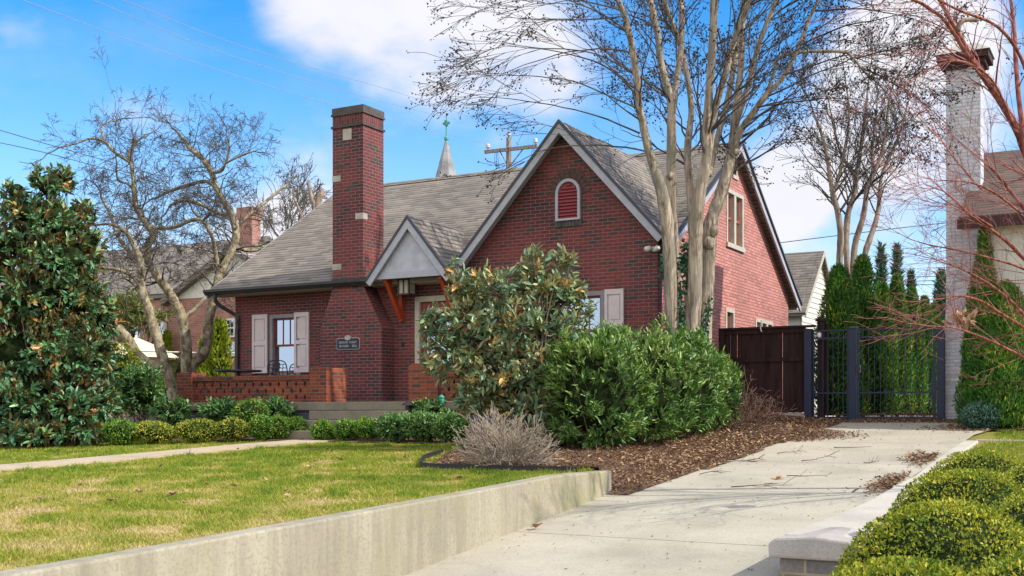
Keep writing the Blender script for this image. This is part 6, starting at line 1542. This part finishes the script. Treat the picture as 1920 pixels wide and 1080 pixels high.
blades('verge_grass', 160000, (16.45, 24, -6, 1.7), lambda u, v: (v < 1.55 + .08 * np.sin(u * 4)) & ((v < -.30) | (v > .05)) & (u > 16.5 + .05 * np.sin(v * 5)), .05, 402, .02)

def flakes(name, P, Ln, Wd, m, tint, seed, flat=.35, lift=.012):
    r = np.random.default_rng(seed); k = len(P); D = unit(r.normal(size=(k, 3)) * [1, 1, flat * .6]); Nn = unit(r.normal(size=(k, 3)) * flat + [0, 0, 1])
    V, F, q = leaves(P + [0, 0, lift], D, Nn, Ln, Wd, fold=.2, droop=.15); o = np_mesh(name, V, F, m, None, np.repeat(tint, q)); o['kind'] = 'stuff'; return o
def scatter(n, box, test, seed, dens=None):
    r = np.random.default_rng(seed); u = r.uniform(box[0], box[1], n); v = r.uniform(box[2], box[3], n); ok = test(u, v)
    if dens is not None: ok &= r.random(n) < dens(u, v)
    u, v = u[ok], v[ok]; return np.stack([u, v, ground_z(u, v) + .04], 1)
P = scatter(230000, (2, 13.5, -8.4, 3.7), in_bed, 410, lambda u, v: np.where(u > 8.5, 1, .12)); k = len(P); r = np.random.default_rng(411)
o = flakes('mulch_chips', P, .038 * r.uniform(.5, 1.4, k), .014 * r.uniform(.5, 1.5, k), 'litter', np.clip(r.beta(1.8, 3.6, k), 0, 1), 412)
o['label'] = 'shredded brown bark mulch and leaf bits covering the bed'
edge = lambda u, v: np.exp(-((u - 12.75) / .75) ** 2) * (v > -7.4) * (.25 + .75 * (v > -5.5))
P = scatter(16000, (9.5, 13.6, -8, 3.6), in_bed, 413, lambda u, v: .10 + .75 * edge(u, v)); k = len(P)
o = flakes('leaf_litter', P, .08 * r.uniform(.5, 1.3, k), .042 * r.uniform(.5, 1.3, k), 'litter', np.clip(r.beta(3.6, 2.6, k), 0, 1), 414, .5, .02); o['label'] = 'dry tan leaves drifted along the driveway edge of the bed'
# a tongue of leaves blown on to the slab, litter under the gate, along the curb
def on_drive(n, f, seed): 
    r = np.random.default_rng(seed); u, v = f(r, n); return np.stack([u, v, np.interp(v, [-40, -24, -13, -7.5, 3.5, 8], [-2.3, -2.2, -1.57, -1.0, -.17, -.1]) + .03], 1)
P = np.concatenate([on_drive(4200, lambda r, n: (13.0 + np.abs(r.normal(size=n)) * .55 * (1 - ((q := r.random(n)) - .5) ** 2 * 2), .1 + (q - .5) * 2.0 + r.normal(size=n) * .12), 415),
                    on_drive(3600, lambda r, n: (r.uniform(12.6, 15.6, n), 3.15 + np.abs(r.normal(size=n)) * .42 - .25 * np.sin(r.uniform(12.6, 15.6, n) * 3)), 416),
                    on_drive(700, lambda r, n: (16.12 - np.abs(r.normal(size=n)) * .13, -5.9 + r.normal(size=n) * .45), 417), on_drive(500, lambda r, n: (16.12 - np.abs(r.normal(size=n)) * .16, -3.3 + r.normal(size=n) * .35), 418),
                    on_drive(900, lambda r, n: (16.3 - np.abs(r.normal(size=n)) * .5, 1.9 + r.normal(size=n) * .35), 419)])
k = len(P); o = flakes('blown_leaves', P, .06 * r.uniform(.3, 1.4, k), .028 * r.uniform(.4, 1.4, k), 'litter', np.clip(r.beta(1.5, 2.4, k), 0, 1), 420, .5); o['label'] = 'brown leaf debris blown on to the driveway slab and under the gate'
P = np.concatenate([scatter(7000, (16.3, 26, 1.7, 4.2), lambda u, v: v > 1.8, 421), np.stack([(uu := r.uniform(10.9, 18, 9000)), (vv_ := r.uniform(3.7, 14, 9000)), np.full(9000, -.03)], 1)])
k = len(P); o = flakes('bed_leaves', P, .07 * r.uniform(.4, 1.3, k), .035 * r.uniform(.5, 1.3, k), 'litter', np.clip(r.beta(2, 3, k), 0, 1), 422, .5); o['label'] = 'reddish brown leaf litter in the bed by the white house and behind the gate'
# dark specks and crumbs on the concrete
P = on_drive(520, lambda r, n: (r.uniform(13.05, 16.1, n), r.uniform(-14, 3, n)), 423); k = len(P)
o = flakes('driveway_crumbs', P, .022 * r.uniform(.5, 2.2, k), .010 * r.uniform(.5, 1.5, k), 'seed', r.random(k), 424, .3, .0); o['label'] = 'small dark crumbs and seed bits strewn over the driveway'

def big_leaf(x, y, size, tint, label, seed, zoff=.03, drive=True, group=None):
    r = np.random.default_rng(seed); d = ray(x, y); s = 2.0
    for _ in range(60):          # walk down the ray to the ground
        p = CAM + d * s; zg = (float(z_drive(p[1])) + .02 if drive else gz(p[0], p[1])); s += max(.01, (p[2] - zg) * 4)
        if p[2] - zg < .004: break
    p[2] = zg + zoff; n = 5; a0 = r.uniform(0, 6.28)
    t = thing('fallen_leaf', tuple(p), label, 'leaf', group)
    A = a0 + np.linspace(-1.9, 1.9, n); D = np.stack([np.cos(A), np.sin(A), r.uniform(-.1, .55, n)], 1)
    V, F, q = leaves(np.repeat(p[None], n, 0), D, np.repeat([[0, 0, 1.0]], n, 0) + r.normal(size=(n, 3)) * .3, size * np.array([.6, .85, 1, .85, .6]), size * .5, fold=.25, droop=-.2, rich=True)
    np_mesh('leaf_blade', V, F, 'litter', t, np.full(len(V), tint)); MB().tube([p, p - [cos(a0) * size * .5, sin(a0) * size * .5, -.01]], .003, 4).build('leaf_stalk', 'twig_brown', t); return t
big_leaf(1003, 993, .10, .62, 'brown oak leaf lying against the foot of the retaining wall', 431)
big_leaf(1712, 862, .16, .66, 'large curled orange brown leaf by the right curb', 432, .05)
big_leaf(1728, 855, .12, .45, 'smaller curled leaf behind the large one by the right curb', 433, .04)
big_leaf(1455, 907, .13, .72, 'pale tan leaf cluster caught on the stick in the middle of the driveway', 434, .05)
for k, (x, y) in enumerate(((445, 845), (590, 868), (582, 880), (300, 878), (440, 917), (700, 843), (702, 838), (640, 866), (388, 912), (90, 899), (75, 940), (540, 970), (322, 955), (535, 932), (860, 900), (668, 884), (500, 905), (260, 930), (395, 880), (210, 985), (345, 1005), (612, 846), (760, 862), (150, 915))):
    big_leaf(x, y, .05 + .03 * ((k * 7) % 5) / 5, .45 + .5 * ((k * 3) % 7) / 7, 'dry brown leaf lying on the front lawn', 440 + k, .03, False, 'leaves scattered on the lawn')
# sticks
def stick(x, y, length, ang, label, seed, forks=3, group=None):
    d = ray(x, y); s = 2.0
    for _ in range(60):
        p = CAM + d * s; zg = float(z_drive(p[1])) + .02; s += max(.01, (p[2] - zg) * 4)
        if p[2] - zg < .004: break
    tw = Twigs(seed); dd = RT * cos(ang) + FW * sin(ang); p[2] = zg + .012
    tw.grow(p - dd * length / 2, dd, length, .007, 1, .07, 0, .6, forks, length / 6, .35)
    tw.seg = [(np.array([a[0], a[1], max(a[2], float(z_drive(a[1])) + .03)]), np.array([b[0], b[1], max(b[2], float(z_drive(b[1])) + .03)]), c, e) for a, b, c, e in tw.seg]
    V, F = tw.arrays(4, .003); o = np_mesh('fallen_stick', V, F, 'twig_brown'); return tag(o, label, 'stick', group)
stick(1428, 914, .75, .02, 'longest fallen stick across the middle of the driveway with a tan leaf', 470, 3)
stick(1510, 893, .5, .1, 'thin forked stick lying behind the longest one on the driveway', 471, 4)
stick(1530, 864, .55, .5, 'forked twig on the driveway in front of the leaf tongue', 472, 4)
stick(1345, 890, .5, .15, 'twig near the left edge of the driveway slab', 473, 4)
stick(1400, 866, .5, .0, 'dark twig clump at the left of the driveway below the leaf tongue', 474, 6)
stick(1530, 808, .8, .0, 'dark stick lying before the black gate', 475, 4)
stick(1600, 840, .6, -.2, 'thin curved twig right of the leaf tongue', 476, 3)
stick(1635, 868, .35, .6, 'small twig near the right curb', 477, 3)
stick(1480, 851, .4, .2, 'short twig just below the leaf tongue', 478, 4)
